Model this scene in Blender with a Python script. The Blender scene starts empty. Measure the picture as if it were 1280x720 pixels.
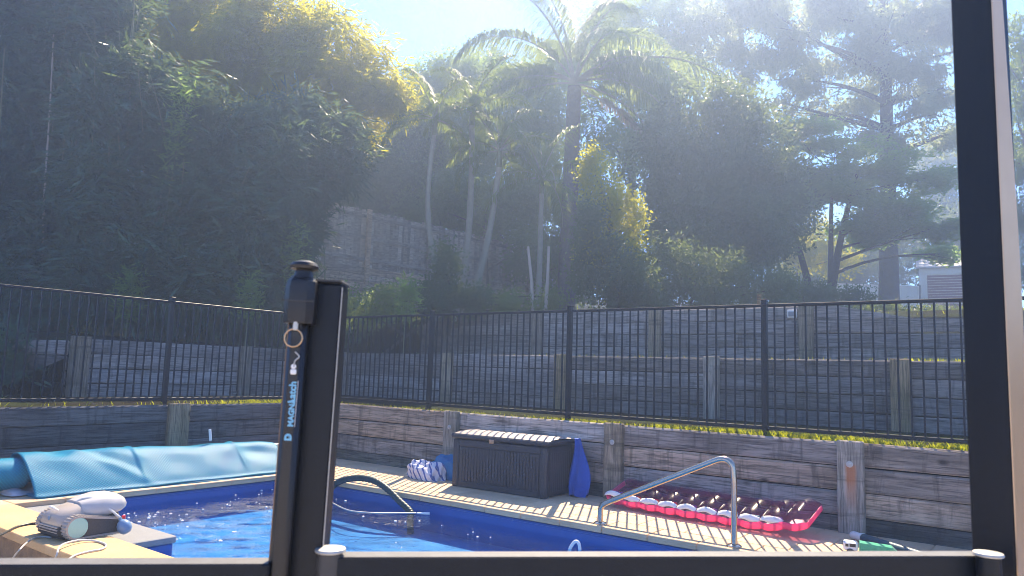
import bpy, bmesh, math, random
import numpy as np
from mathutils import Vector, Matrix
R = math.radians
rng = np.random.default_rng(7)
random.seed(7)
SC = bpy.context.scene
COL = SC.collection

# ------------------------------------------------------------------ camera, sky, sun, exposure
PITCH, ROLL, YAW, FPX = R(6.557), R(1.831), R(-36.945), 920.0
EYE = np.array([0.0, 0.0, 1.2])
FWD = np.array([math.sin(YAW)*math.cos(PITCH), math.cos(YAW)*math.cos(PITCH), math.sin(PITCH)])
_r = np.cross(FWD, [0, 0, 1]); _r /= np.linalg.norm(_r)
_u = np.cross(_r, FWD)
RIGHT = math.cos(ROLL)*_r + math.sin(ROLL)*_u
UP = -math.sin(ROLL)*_r + math.cos(ROLL)*_u
cam_data = bpy.data.cameras.new('camera')
cam = bpy.data.objects.new('camera', cam_data); COL.objects.link(cam)
cam.matrix_world = Matrix(((RIGHT[0], UP[0], -FWD[0], EYE[0]), (RIGHT[1], UP[1], -FWD[1], EYE[1]),
                           (RIGHT[2], UP[2], -FWD[2], EYE[2]), (0, 0, 0, 1)))
cam_data.sensor_width = 36; cam_data.lens = 36*FPX/1280
cam_data.clip_start = 0.05; cam_data.clip_end = 2000
cam_data.dof.use_dof = True; cam_data.dof.focus_distance = 7.5; cam_data.dof.aperture_fstop = 9.0
SC.camera = cam
SC.render.engine = 'CYCLES'
SC.cycles.use_denoising = True; SC.cycles.filter_width = 0.9; SC.cycles.denoising_input_passes = 'RGB_ALBEDO'
SC.cycles.max_bounces = 10; SC.cycles.transparent_max_bounces = 16
SC.cycles.diffuse_bounces = 3; SC.cycles.volume_bounces = 1
SC.cycles.sample_clamp_indirect = 6
SC.view_settings.view_transform = 'Standard'; SC.view_settings.look = 'None'
SC.view_settings.exposure = 1.8; SC.view_settings.gamma = 1

SUN_EL, SUN_AZ = 50.0, -27.5            # azimuth from +Y towards +X
W = bpy.data.worlds.new('World'); SC.world = W; W.use_nodes = True
wn = W.node_tree.nodes; wl = W.node_tree.links
sky = wn.new('ShaderNodeTexSky'); sky.sky_type = 'NISHITA'; sky.sun_disc = False
sky.sun_elevation = R(SUN_EL); sky.sun_rotation = R(SUN_AZ)
sky.air_density = 1.0; sky.dust_density = 0.0; sky.ozone_density = 6.0
bg = wn['Background']; bg.inputs['Strength'].default_value = 0.088
tint = wn.new('ShaderNodeMix'); tint.data_type = 'RGBA'; tint.blend_type = 'MULTIPLY'; tint.inputs[0].default_value = 1
tint.inputs[7].default_value = (.70, .85, 1.06, 1)               # deep blue winter sky
wl.new(sky.outputs['Color'], tint.inputs[6]); wl.new(tint.outputs[2], bg.inputs['Color'])
sd = bpy.data.lights.new('sun', 'SUN'); sd.energy = 4.2; sd.angle = R(0.4); sd.color = (1.0, 0.82, 0.58)
sun = bpy.data.objects.new('sun', sd); COL.objects.link(sun)
sv = Vector((math.sin(R(SUN_AZ))*math.cos(R(SUN_EL)), math.cos(R(SUN_AZ))*math.cos(R(SUN_EL)), math.sin(R(SUN_EL))))
sun.rotation_euler = sv.to_track_quat('Z', 'Y').to_euler()

HAZE_DENSITY, HAZE_G = 0.0068, 0.68

# ------------------------------------------------------------------ helpers
def at(u, v, depth):
    """a point seen at photo pixel (u, v), depth metres along the view axis"""
    d = FWD + (u-640)/FPX*RIGHT - (v-360)/FPX*UP
    return Vector(EYE + d*depth)

def tag(o, label=None, cat=None, group=None, kind=None):
    if label: o['label'] = label
    if cat: o['category'] = cat
    if group: o['group'] = group
    if kind: o['kind'] = kind
    return o

def empty(name, loc=(0, 0, 0), rz=0.0, label=None, cat=None, group=None):
    o = bpy.data.objects.new(name, None); COL.objects.link(o)
    o.location = loc; o.rotation_euler = (0, 0, rz); o.empty_display_size = .1
    return tag(o, label, cat, group)

def link(name, mesh, parent=None, loc=(0, 0, 0), rot=(0, 0, 0)):
    o = bpy.data.objects.new(name, mesh); COL.objects.link(o)
    o.location = loc; o.rotation_euler = rot
    if parent: o.parent = parent
    return o

def _cbox_template():
    v = []
    for sx in (-1, 1):
        for sy in (-1, 1):
            for sz in (-1, 1):
                for k in range(3): v.append((sx, sy, sz, k))
    bm = bmesh.new()
    for sx, sy, sz, k in v:
        c = [sx*(1 if k == 0 else .8), sy*(1 if k == 1 else .8), sz*(1 if k == 2 else .8)]
        bm.verts.new(c)
    bm.verts.index_update()
    bmesh.ops.convex_hull(bm, input=bm.verts[:])
    bmesh.ops.dissolve_limit(bm, angle_limit=.01, verts=bm.verts[:], edges=bm.edges[:])
    bm.verts.ensure_lookup_table(); bm.verts.index_update()
    co = [tuple(x.co) for x in bm.verts]
    key = []
    for c in co:
        k = [i for i in range(3) if abs(abs(c[i])-1) < 1e-5][0]
        key.append((1 if c[0] > 0 else -1, 1 if c[1] > 0 else -1, 1 if c[2] > 0 else -1, k))
    f = [[x.index for x in fc.verts] for fc in bm.faces]
    bm.free()
    return key, f
CB_KEY, CB_F = _cbox_template()

class MB:
    """collects shapes and links them as ONE mesh object"""
    def __init__(s): s.v = []; s.f = []; s.m = []
    def add(s, v, f, mi=0):
        n = len(s.v); s.v += [tuple(x) for x in v]; s.f += [[i+n for i in q] for q in f]; s.m += [mi]*len(f)
        return s
    def box(s, lo, hi, c=0.0, mi=0, M=None):
        lo = Vector(lo); hi = Vector(hi); ctr = (lo+hi)/2; h = (hi-lo)/2
        if c <= 0:
            v = [(ctr.x+a*h.x, ctr.y+b*h.y, ctr.z+d*h.z) for a in (-1, 1) for b in (-1, 1) for d in (-1, 1)]
            f = [[0, 1, 3, 2], [4, 6, 7, 5], [0, 4, 5, 1], [2, 3, 7, 6], [0, 2, 6, 4], [1, 5, 7, 3]]
        else:
            c = min(c, h.x*.9, h.y*.9, h.z*.9)
            v = [(ctr.x+a*(h.x-(0 if k == 0 else c)), ctr.y+b*(h.y-(0 if k == 1 else c)), ctr.z+d*(h.z-(0 if k == 2 else c))) for a, b, d, k in CB_KEY]
            f = CB_F
        if M is not None: v = [M @ Vector(x) for x in v]
        return s.add(v, f, mi)
    def tube(s, path, rad, n=10, caps=True, mi=0, squash=1.0):
        P = [Vector(p) for p in path]; m = len(P)
        if not hasattr(rad, '__len__'): rad = [rad]*m
        T = [(P[min(i+1, m-1)]-P[max(i-1, 0)]).normalized() for i in range(m)]
        a = Vector((0, 0, 1)) if abs(T[0].z) < .9 else Vector((1, 0, 0))
        N = (a-T[0]*a.dot(T[0])).normalized()
        v = []; f = []
        for i in range(m):
            N = (N-T[i]*N.dot(T[i])).normalized(); B = T[i].cross(N)
            for k in range(n):
                t = 2*math.pi*k/n
                v.append(P[i]+(N*math.cos(t)*squash+B*math.sin(t))*rad[i])
        for i in range(m-1):
            for k in range(n):
                k2 = (k+1) % n
                f.append([i*n+k, i*n+k2, (i+1)*n+k2, (i+1)*n+k])
        if caps: f.append(list(range(n))[::-1]); f.append([(m-1)*n+k for k in range(n)])
        return s.add(v, f, mi)
    def lathe(s, prof, loc=(0, 0, 0), n=20, mi=0, M=None):
        v = []; f = []
        for r, z in prof:
            for k in range(n):
                t = 2*math.pi*k/n; v.append(Vector((r*math.cos(t), r*math.sin(t), z)))
        for i in range(len(prof)-1):
            for k in range(n):
                k2 = (k+1) % n; f.append([i*n+k, i*n+k2, (i+1)*n+k2, (i+1)*n+k])
        f.append(list(range(n))[::-1]); f.append([(len(prof)-1)*n+k for k in range(n)])
        v = [(M @ x if M is not None else x)+Vector(loc) for x in v]
        return s.add(v, f, mi)
    def loft(s, rings, caps=True, mi=0):
        n = len(rings[0]); v = [p for r in rings for p in r]; f = []
        for i in range(len(rings)-1):
            for k in range(n):
                k2 = (k+1) % n; f.append([i*n+k, i*n+k2, (i+1)*n+k2, (i+1)*n+k])
        if caps: f.append(list(range(n))[::-1]); f.append([(len(rings)-1)*n+k for k in range(n)])
        return s.add(v, f, mi)
    def prism(s, poly, axis, a, b, mi=0):
        """poly in the two other axes (cyclic order), extruded along axis from a to b"""
        def pt(p, t):
            if axis == 0: return (t, p[0], p[1])
            if axis == 1: return (p[0], t, p[1])
            return (p[0], p[1], t)
        return s.loft([[pt(p, a) for p in poly], [pt(p, b) for p in poly]], True, mi)
    def mesh(s, name, mats, smooth=None):
        me = bpy.data.meshes.new(name); me.from_pydata(s.v, [], s.f)
        for m in (mats if isinstance(mats, (list, tuple)) else [mats]): me.materials.append(m)
        if any(s.m): me.polygons.foreach_set('material_index', s.m)
        bm = bmesh.new(); bm.from_mesh(me); bmesh.ops.recalc_face_normals(bm, faces=bm.faces[:]); bm.to_mesh(me); bm.free()
        if smooth is not None:
            me.polygons.foreach_set('use_smooth', [True]*len(me.polygons)); me.set_sharp_from_angle(angle=R(smooth))
        me.update()
        return me
    def build(s, name, mats, parent=None, smooth=None, loc=(0, 0, 0), rot=(0, 0, 0)):
        return link(name, s.mesh(name, mats, smooth), parent, loc, rot)

def grid_mesh(name, V, mat, smooth=True, uv=None):
    """V: (n, m, 3) array of points"""
    n, m = V.shape[:2]
    i = np.arange((n-1)*(m-1)); a = (i//(m-1))*m+i % (m-1)
    F = np.stack([a, a+m, a+m+1, a+1], 1)
    return np_mesh(name, V.reshape(-1, 3), F, mat, smooth, None if uv is None else uv.reshape(-1, 2))

def np_mesh(name, V, F, mat, smooth=False, uv=None):
    me = bpy.data.meshes.new(name); nv = len(V); nf, k = F.shape
    me.vertices.add(nv); me.vertices.foreach_set('co', np.ascontiguousarray(V, np.float32).ravel())
    me.loops.add(nf*k); me.loops.foreach_set('vertex_index', np.ascontiguousarray(F, np.int32).ravel())
    me.polygons.add(nf); me.polygons.foreach_set('loop_start', np.arange(nf, dtype=np.int32)*k)
    if smooth: me.polygons.foreach_set('use_smooth', np.ones(nf, bool))
    if uv is not None:
        l = me.uv_layers.new(name='UVMap'); l.data.foreach_set('uv', np.ascontiguousarray(uv[F.ravel()], np.float32).ravel())
    for m in (mat if isinstance(mat, (list, tuple)) else [mat]): me.materials.append(m)
    me.update(calc_edges=True); me.validate()
    return me

# ------------------------------------------------------------------ materials
class NT:
    def __init__(s, name):
        s.m = bpy.data.materials.new(name); s.m.use_nodes = True
        s.n = s.m.node_tree.nodes; s.l = s.m.node_tree.links
        s.p = s.n['Principled BSDF']; s.out = s.n['Material Output']
    def new(s, t, **kw):
        x = s.n.new('ShaderNode'+t)
        for k, v in kw.items(): setattr(x, k, v)
        return x
    def lk(s, a, b): s.l.new(a, b)
    def coords(s, scale=(1, 1, 1), rand=True, kind='Object'):
        tc = s.new('TexCoord'); mp = s.new('Mapping'); mp.inputs['Scale'].default_value = scale
        if rand:
            oi = s.new('ObjectInfo'); mu = s.new('Math', operation='MULTIPLY'); mu.inputs[1].default_value = 57.0
            s.lk(oi.outputs['Random'], mu.inputs[0])
            cb = s.new('CombineXYZ'); s.lk(mu.outputs[0], cb.inputs[0]); s.lk(mu.outputs[0], cb.inputs[1]); s.lk(mu.outputs[0], cb.inputs[2])
            s.lk(cb.outputs[0], mp.inputs['Location'])
        s.lk(tc.outputs[kind], mp.inputs['Vector'])
        return mp.outputs[0]
    def noise(s, vec, scale, detail=4, rough=.6, dist=0.0):
        x = s.new('TexNoise'); x.inputs['Scale'].default_value = scale; x.inputs['Detail'].default_value = detail
        x.inputs['Roughness'].default_value = rough; x.inputs['Distortion'].default_value = dist
        if vec is not None: s.lk(vec, x.inputs['Vector'])
        return x.outputs['Fac']
    def ramp(s, fac, stops):
        x = s.new('ValToRGB'); e = x.color_ramp.elements
        while len(e) > 1: e.remove(e[-1])
        e[0].position = stops[0][0]; e[0].color = (*stops[0][1], 1)
        for p, c in stops[1:]:
            q = e.new(p); q.color = (*c, 1)
        s.lk(fac, x.inputs['Fac'])
        return x.outputs['Color']
    def mix(s, fac, a, b, mode='MIX'):
        x = s.new('Mix', data_type='RGBA', blend_type=mode)
        if isinstance(fac, (int, float)): x.inputs[0].default_value = fac
        else: s.lk(fac, x.inputs[0])
        for i, c in ((6, a), (7, b)):
            if isinstance(c, tuple): x.inputs[i].default_value = (*c, 1)
            else: s.lk(c, x.inputs[i])
        return x.outputs[2]
    def math(s, op, a, b=None):
        x = s.new('Math', operation=op)
        for i, c in enumerate((a, b)):
            if c is None: continue
            if isinstance(c, (int, float)): x.inputs[i].default_value = c
            else: s.lk(c, x.inputs[i])
        return x.outputs[0]
    def bump(s, h, strength=.3, dist=.01):
        x = s.new('Bump'); x.inputs['Strength'].default_value = strength; x.inputs['Distance'].default_value = dist
        s.lk(h, x.inputs['Height']); s.lk(x.outputs[0], s.p.inputs['Normal'])
        return x
    def base(s, c, rough=.6, metal=0.0, spec=None):
        if isinstance(c, tuple): s.p.inputs['Base Color'].default_value = (*c, 1)
        else: s.lk(c, s.p.inputs['Base Color'])
        s.p.inputs['Roughness'].default_value = rough; s.p.inputs['Metallic'].default_value = metal
        if spec is not None: s.p.inputs['Specular IOR Level'].default_value = spec
        return s.m

def mat_plain(name, c, rough=.5, metal=0.0, var=.18, scale=25, bump=.1, spec=None):
    t = NT(name); v = t.coords()
    n = t.noise(v, scale, 5)
    col = t.mix(n, tuple(x*(1-var) for x in c), tuple(min(1, x*(1+var)) for x in c))
    if bump: t.bump(n, bump, .003)
    return t.base(col, rough, metal, spec)

def mat_wood(name, dark, mid, light, streak=0.0, green=.0, rust=False):
    """weathered sleeper: grain along local X, knots, cracks, stains"""
    t = NT(name)
    vb = t.coords()
    vl = t.new('Mapping'); vl.inputs['Scale'].default_value = (.9, 9, 9); t.lk(vb, vl.inputs['Vector'])
    vf = t.new('Mapping'); vf.inputs['Scale'].default_value = (2.2, 46, 46); t.lk(vb, vf.inputs['Vector'])
    swirl = t.noise(vl.outputs[0], 1.6, 3, .5, 1.2)
    grain = t.noise(vf.outputs[0], 1.5, 6, .65, .3)
    wv = t.new('TexWave', wave_type='BANDS', bands_direction='Z'); wv.inputs['Scale'].default_value = 7
    wv.inputs['Distortion'].default_value = 9; wv.inputs['Detail'].default_value = 3; wv.inputs['Detail Scale'].default_value = .6
    t.lk(vl.outputs[0], wv.inputs['Vector'])
    blot = t.noise(vb, 1.7, 4, .55)
    vo = t.new('TexVoronoi', feature='F1'); vo.inputs['Scale'].default_value = 3.4
    vk = t.new('Mapping'); vk.inputs['Scale'].default_value = (.55, 1, 1); t.lk(vb, vk.inputs['Vector']); t.lk(vk.outputs[0], vo.inputs['Vector'])
    knot = t.ramp(vo.outputs['Distance'], [(0.03, (1, 1, 1)), (.10, (0, 0, 0))])
    c = t.ramp(swirl, [(.25, dark), (.5, mid), (.78, light)])
    c = t.mix(.22, c, t.ramp(wv.outputs['Fac'], [(0, dark), (1, light)]))
    c = t.mix(t.math('MULTIPLY', t.ramp(grain, [(.35, (1, 1, 1)), (.52, (0, 0, 0))]), .75), c, tuple(x*.35 for x in dark))
    c = t.mix(t.math('MULTIPLY', t.ramp(blot, [(.52, (0, 0, 0)), (.72, (1, 1, 1))]), .6), c, tuple(x*.6 for x in dark))
    vd = t.new('Mapping'); vd.inputs['Scale'].default_value = (9, 1, 1.3); t.lk(vb, vd.inputs['Vector'])
    c = t.mix(t.math('MULTIPLY', t.ramp(t.noise(vd.outputs[0], 1.3, 5, .6, .5), [(.54, (0, 0, 0)), (.72, (1, 1, 1))]), .62), c, tuple(x*.42 for x in dark))
    c = t.mix(t.math('MULTIPLY', knot, .85), c, tuple(x*.3 for x in dark))
    if green: c = t.mix(t.math('MULTIPLY', t.ramp(t.noise(vb, 3.1, 5), [(.45, (0, 0, 0)), (.7, (1, 1, 1))]), green), c, (.10, .13, .06))
    if rust:                                                     # run of rust below the bolt head
        tc = t.new('TexCoord'); sp_ = t.new('SeparateXYZ'); t.lk(tc.outputs['Object'], sp_.inputs[0])
        ay = t.math('ABSOLUTE', t.math('ADD', sp_.outputs[1], t.math('MULTIPLY', grain, .012)))
        my = t.ramp(t.math('MULTIPLY', ay, 10), [(.25, (1, 1, 1)), (.52, (0, 0, 0))])
        mx_ = t.ramp(sp_.outputs[0], [(.20, (0, 0, 0)), (.48, (1, 1, 1)), (.585, (1, 1, 1)), (.61, (0, 0, 0))])
        rf = t.math('MULTIPLY', t.math('MULTIPLY', my, mx_), t.math('ADD', t.math('MULTIPLY', blot, .9), .15))
    oi = t.new('ObjectInfo'); hv = t.new('HueSaturation'); t.lk(c, hv.inputs['Color'])
    t.lk(t.math('ADD', t.math('MULTIPLY', oi.outputs['Random'], .62), .68), hv.inputs['Value']); rs = t.math('FRACT', t.math('MULTIPLY', oi.outputs['Random'], 7.31)); t.lk(t.math('ADD', t.math('MULTIPLY', rs, .6), .6), hv.inputs['Saturation'])
    h = t.math('ADD', t.math('MULTIPLY', grain, .6), t.math('MULTIPLY', wv.outputs['Fac'], .25))
    t.bump(h, .9, .008)
    return t.base(t.mix(rf, hv.outputs[0], (.50, .17, .05)) if rust else hv.outputs[0], .85, 0, .15)

def mat_leaf(name, dark, light, trans=.45, tcol=(.55, .62, .04), rough=.5, spec=.22):
    """leaf: diffuse + light through the blade, hue differs from leaf to leaf"""
    t = NT(name)
    g = t.new('NewGeometry')
    c = t.ramp(g.outputs['Random Per Island'], [(0, dark), (.6, tuple((a+b)/2 for a, b in zip(dark, light))), (1, light)])
    t.base(c, rough, 0, spec)
    tr = t.new('BsdfTranslucent')
    t.lk(t.mix(.55, c, tcol), tr.inputs['Color'])
    mx = t.new('MixShader'); mx.inputs[0].default_value = trans
    t.lk(t.p.outputs[0], mx.inputs[1]); t.lk(tr.outputs[0], mx.inputs[2]); t.lk(mx.outputs[0], t.out.inputs['Surface'])
    return t.m

def mat_paver(name, c1, c2, c3):
    t = NT(name); v = t.coords()
    n1 = t.noise(v, 3.0, 4); n2 = t.noise(v, 60, 5, .7)
    c = t.ramp(n1, [(.3, c1), (.7, c2)])
    c = t.mix(t.math('MULTIPLY', t.ramp(n2, [(.3, (1, 1, 1)), (.5, (0, 0, 0))]), .35), c, c3)
    oi = t.new('ObjectInfo'); hv = t.new('HueSaturation'); t.lk(c, hv.inputs['Color'])
    t.lk(t.math('ADD', t.math('MULTIPLY', oi.outputs['Random'], .16), .92), hv.inputs['Value'])
    t.bump(n2, .25, .003)
    return t.base(hv.outputs[0], .8, 0, .3)

M = {}
M['sleeper'] = mat_wood('weathered_sleeper_wood', (.17, .13, .10), (.48, .375, .285), (.70, .575, .45))
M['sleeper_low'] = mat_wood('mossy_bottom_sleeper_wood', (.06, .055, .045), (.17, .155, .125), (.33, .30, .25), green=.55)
M['sleeper_shaded'] = mat_wood('shade_dark_sleeper_wood', (.055, .056, .062), (.115, .118, .125), (.19, .19, .195))  # wood darkened and blued to stand for the bamboo's shade
M['sleeper_old'] = mat_wood('old_sleeper_wood', (.15, .13, .115), (.36, .315, .28), (.54, .48, .43), green=.15)
M['post_wood'] = mat_wood('timber_post_wood', (.18, .135, .08), (.36, .275, .175), (.53, .42, .28), green=.35)
M['post_rust'] = mat_wood('rust_stained_post_wood', (.19, .15, .10), (.38, .31, .22), (.55, .46, .34), green=.25, rust=True)
M['paling'] = mat_wood('grey_paling_wood', (.22, .19, .165), (.42, .37, .32), (.60, .54, .47))
M['black'] = mat_plain('black_powder_coat', (.005, .0075, .012), .40, 0, .2, 90, .05, .35)
def mat_dust_glare(name, c, dust_glare, rough, spec):
    t = NT(name); g = t.new('NewGeometry'); sx = t.new('SeparateXYZ'); t.lk(g.outputs['Normal'], sx.inputs[0])
    n = t.noise(t.coords(), 30, 5, .7)
    f = t.math('MULTIPLY', t.ramp(sx.outputs[2], [(.75, (0, 0, 0)), (.97, (1, 1, 1))]), t.math('ADD', t.math('MULTIPLY', n, .8), .55))  # upward faces lighter: settled dust plus painted sun glare
    t.bump(n, .06, .002)
    fine = t.math('MULTIPLY', t.ramp(t.noise(t.coords(), 420, 4, .7), [(.56, (0, 0, 0)), (.70, (1, 1, 1))]), t.ramp(t.noise(t.coords(), 9, 4), [(.4, (0, 0, 0)), (.7, (1, 1, 1))]))
    body = t.mix(t.math('MULTIPLY', fine, .75), c, tuple(x*.4 for x in dust_glare))   # dust specks
    return t.base(t.mix(f, body, dust_glare), rough, 0, spec)
M['black_satin'] = mat_dust_glare('black_coat_dust_and_glare', (.007, .010, .015), (.17, .17, .17), .5, .25)
M['black'] = mat_dust_glare('black_coat', (.005, .0075, .012), (.06, .06, .06), .42, .3)
M['black_gloss'] = mat_plain('black_gloss_coat', (.010, .010, .012), .06, 0, .1, 60, .02, .6)
M['black_plastic'] = mat_plain('black_latch_plastic', (.012, .0115, .0125), .38, 0, .2, 120, .05)
M['brown_glint'] = mat_plain('bronze_edge_glint', (.22, .14, .09), .35, .4, .1)
M['steel'] = mat_plain('polished_stainless', (.50, .43, .35), .24, 1.0, .05, 40, .0)
M['galv'] = mat_plain('dull_zinc', (.48, .47, .44), .5, .6, .35, 60, .2)
M['brass'] = mat_plain('worn_brass_wire', (.52, .36, .22), .3, .9, .1)
M['paver'] = mat_paver('sandstone_paver', (.61, .425, .255), (.70, .505, .32), (.42, .28, .15))
M['coping'] = mat_paver('sandstone_coping', (.57, .40, .24), (.66, .48, .30), (.34, .23, .13))
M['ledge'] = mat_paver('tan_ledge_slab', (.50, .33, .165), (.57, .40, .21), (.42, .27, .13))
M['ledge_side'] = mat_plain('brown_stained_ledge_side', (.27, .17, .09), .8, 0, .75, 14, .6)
M['grout'] = mat_plain('dark_joint_sand', (.16, .115, .075), .95, 0, .2, 60, .3)
M['liner'] = mat_plain('dark_blue_pool_wall', (.018, .105, .37), .35, 0, .1, 8, 0)
M['liner_floor'] = mat_plain('blue_pool_floor', (.014, .19, .50), .5, 0, .16, 3, 0)
M['grey_plastic'] = mat_plain('pale_grey_plastic', (.24, .245, .255), .5, 0, .12, 12, .1)
M['shell'] = mat_plain('warm_grey_shell_plastic', (.42, .365, .31), .32, 0, .05, 12, .05)
M['canopy'] = mat_plain('pale_grey_canopy_plastic', (.47, .455, .44), .35, 0, .05, 12, .03)
M['charcoal'] = mat_plain('charcoal_rubber', (.055, .052, .05), .6, 0, .2, 60, .2)
M['mint'] = mat_plain('mint_green_plastic', (.36, .58, .50), .4, 0, .05, 12, 0)
M['swivel'] = mat_plain('blue_grey_plastic', (.15, .25, .40), .3, 0, .06, 12, 0)
M['white_tube'] = mat_plain('pale_grey_tube', (.58, .58, .56), .3, 0, .05, 12, 0)
M['black_cable'] = mat_plain('black_cable_rubber', (.012, .012, .014), .4, 0, .1, 30, 0)
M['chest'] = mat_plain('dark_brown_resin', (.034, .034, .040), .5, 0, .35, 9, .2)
M['chest_lid'] = mat_plain('sunlit_brown_resin', (.34, .28, .25), .45, 0, .15, 9, .1)  # paler than the body: sun on the lid put into its colour
M['green_hose'] = mat_plain('dark_green_hose', (.010, .032, .030), .5, 0, .2, 30, .1)
M['white'] = mat_plain('white_plastic', (.75, .75, .73), .4, 0, .05, 20, .05)
M['blue_cloth'] = mat_plain('royal_blue_cloth', (.02, .085, .42), .8, 0, .25, 18, .3)
M['grey_cloth'] = mat_plain('pale_grey_cloth', (.55, .53, .56), .9, 0, .15, 25, .4)
M['teal_cloth'] = mat_plain('blue_teal_cloth', (.02, .16, .36), .85, 0, .2, 20, .3)
M['green_plastic'] = mat_plain('green_toy_plastic', (.05, .38, .22), .35, 0, .1, 30, .05)
M['dark_glass'] = mat_plain('dark_toy_window', (.02, .02, .025), .15, 0, .1, 20, 0)
M['teal_dark'] = mat_plain('dark_teal_tube', (.02, .06, .085), .4, 0, .15, 30, .05)
M['cream'] = mat_plain('cream_painted_steel', (.70, .65, .55), .5, 0, .08, 3, .05)
M['maroon'] = mat_plain('maroon_door_paint', (.17, .03, .03), .5, 0, .1, 3, .05)
M['roof'] = mat_plain('grey_roof_sheet', (.40, .38, .36), .45, .2, .15, 5, .1)
M['rock'] = mat_plain('pale_garden_rock', (.55, .53, .50), .85, 0, .25, 6, .6)
M['rust'] = mat_plain('rust', (.22, .085, .03), .85, .2, .3, 60, .4)
M['bamboo_culm'] = mat_plain('bamboo_culm', (.16, .17, .085), .5, 0, .4, 5, .1)
M['bark'] = mat_plain('rough_grey_bark', (.14, .115, .10), .9, 0, .45, 12, 1.0)
M['bark_dark'] = mat_plain('dark_bark', (.07, .058, .05), .9, 0, .45, 14, 1.0)
M['bark_pale'] = mat_plain('pale_smooth_bark', (.36, .32, .27), .75, 0, .3, 8, .4)
M['palm_stem'] = mat_plain('ringed_palm_stem', (.26, .25, .20), .75, 0, .3, 9, .5)
M['leaf_bamboo'] = mat_leaf('bamboo_leaf', (.014, .055, .046), (.06, .14, .095), .22, (.40, .55, .10), .5, .25)
M['leaf_bamboo_sunlit'] = mat_leaf('sunlit_bamboo_leaf', (.14, .18, .02), (.32, .35, .03), .62, (.92, .82, .01))  # yellower copy of the bamboo leaf, sunlight put into its colour
M['leaf_dark'] = mat_leaf('dark_glossy_leaf', (.038, .078, .052), (.095, .155, .085), .32, (.46, .56, .08), .5, .25)
M['leaf_mid'] = mat_leaf('mid_green_leaf', (.050, .105, .055), (.12, .20, .085), .48, (.50, .66, .10))
M['leaf_gum'] = mat_leaf('grey_green_gum_leaf', (.10, .14, .08), (.20, .25, .14), .52, (.50, .58, .20))
M['leaf_lime'] = mat_leaf('lime_leaf', (.12, .17, .02), (.26, .29, .03), .58, (.88, .80, .01))
M['leaf_feather'] = mat_leaf('fine_feathery_leaf', (.08, .16, .055), (.18, .29, .10), .60, (.50, .72, .14))
M['frond'] = mat_leaf('palm_frond_leaf', (.06, .11, .045), (.14, .20, .07), .46, (.50, .60, .10))
M['dead_frond'] = mat_leaf('dry_brown_frond', (.15, .125, .10), (.26, .22, .175), .3, (.42, .36, .26))
M['grass'] = mat_leaf('lawn_grass_blade', (.07, .14, .015), (.18, .24, .03), .55, (.80, .80, .01), .5)

def mat_soil():
    t = NT('mulch_and_thin_grass'); v = t.coords(rand=False)
    c = t.ramp(t.noise(v, .8, 6, .6), [(.35, (.018, .014, .010)), (.55, (.024, .030, .012)), (.75, (.036, .055, .018))])
    t.bump(t.noise(v, 30, 5), .6, .03)
    return t.base(c, .95, 0, .02)
M['soil'] = mat_soil()
def mat_yard():  # pale tone picked so sunlit ground bounces light onto the walls
    t = NT('worn_paving_ground'); v = t.coords(rand=False)
    c = t.ramp(t.noise(v, 2.5, 6, .6), [(.3, (.42, .37, .31)), (.7, (.54, .48, .41))])
    t.bump(t.noise(v, 40, 5), .4, .01)
    return t.base(c, .9)
M['yard'] = mat_yard()

def mat_water():
    t = NT('pool_water')
    v = t.coords(rand=False)
    h = t.math('ADD', t.noise(v, 13, 4, .6, .4), t.math('MULTIPLY', t.noise(v, 44, 3, .5, .3), .35))
    bp = t.new('Bump'); bp.inputs['Strength'].default_value = .55; bp.inputs['Distance'].default_value = .02; t.lk(h, bp.inputs['Height'])
    gl = t.new('BsdfGlossy'); gl.inputs['Roughness'].default_value = .02; gl.inputs['Color'].default_value = (1, 1, 1, 1)
    t.lk(bp.outputs[0], gl.inputs['Normal'])
    tp = t.new('BsdfTransparent'); tp.inputs['Color'].default_value = (.62, .87, .97, 1)
    fr = t.new('Fresnel'); fr.inputs['IOR'].default_value = 1.33; t.lk(bp.outputs[0], fr.inputs['Normal'])
    mx = t.new('MixShader'); t.lk(fr.outputs[0], mx.inputs[0]); t.lk(tp.outputs[0], mx.inputs[1]); t.lk(gl.outputs[0], mx.inputs[2])
    t.lk(mx.outputs[0], t.out.inputs['Surface'])
    return t.m
M['water'] = mat_water()

def mat_bubble():
    """solar pool cover: blue sheet with a hexagonal grid of small bubbles, from the sheet's own UV in metres"""
    t = NT('blue_bubble_sheet')
    uvn = t.new('UVMap'); sep = t.new('SeparateXYZ'); t.lk(uvn.outputs[0], sep.inputs[0])
    k = 2*math.pi/.027
    a = t.math('SINE', t.math('MULTIPLY', sep.outputs[0], k))
    b = t.math('SINE', t.math('MULTIPLY', sep.outputs[1], k))
    dots = t.math('ADD', t.math('MULTIPLY', t.math('MULTIPLY', a, b), .5), .5)
    big = t.noise(uvn.outputs[0], 5, 4)
    c = t.mix(t.ramp(dots, [(.45, (0, 0, 0)), (.75, (1, 1, 1))]), (.006, .135, .235), (.028, .27, .37))
    c = t.mix(t.math('MULTIPLY', big, .4), c, (.03, .22, .42))
    t.bump(dots, .28, .008)
    return t.base(c, .42, 0, .10)
M['bubble'] = mat_bubble()

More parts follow.
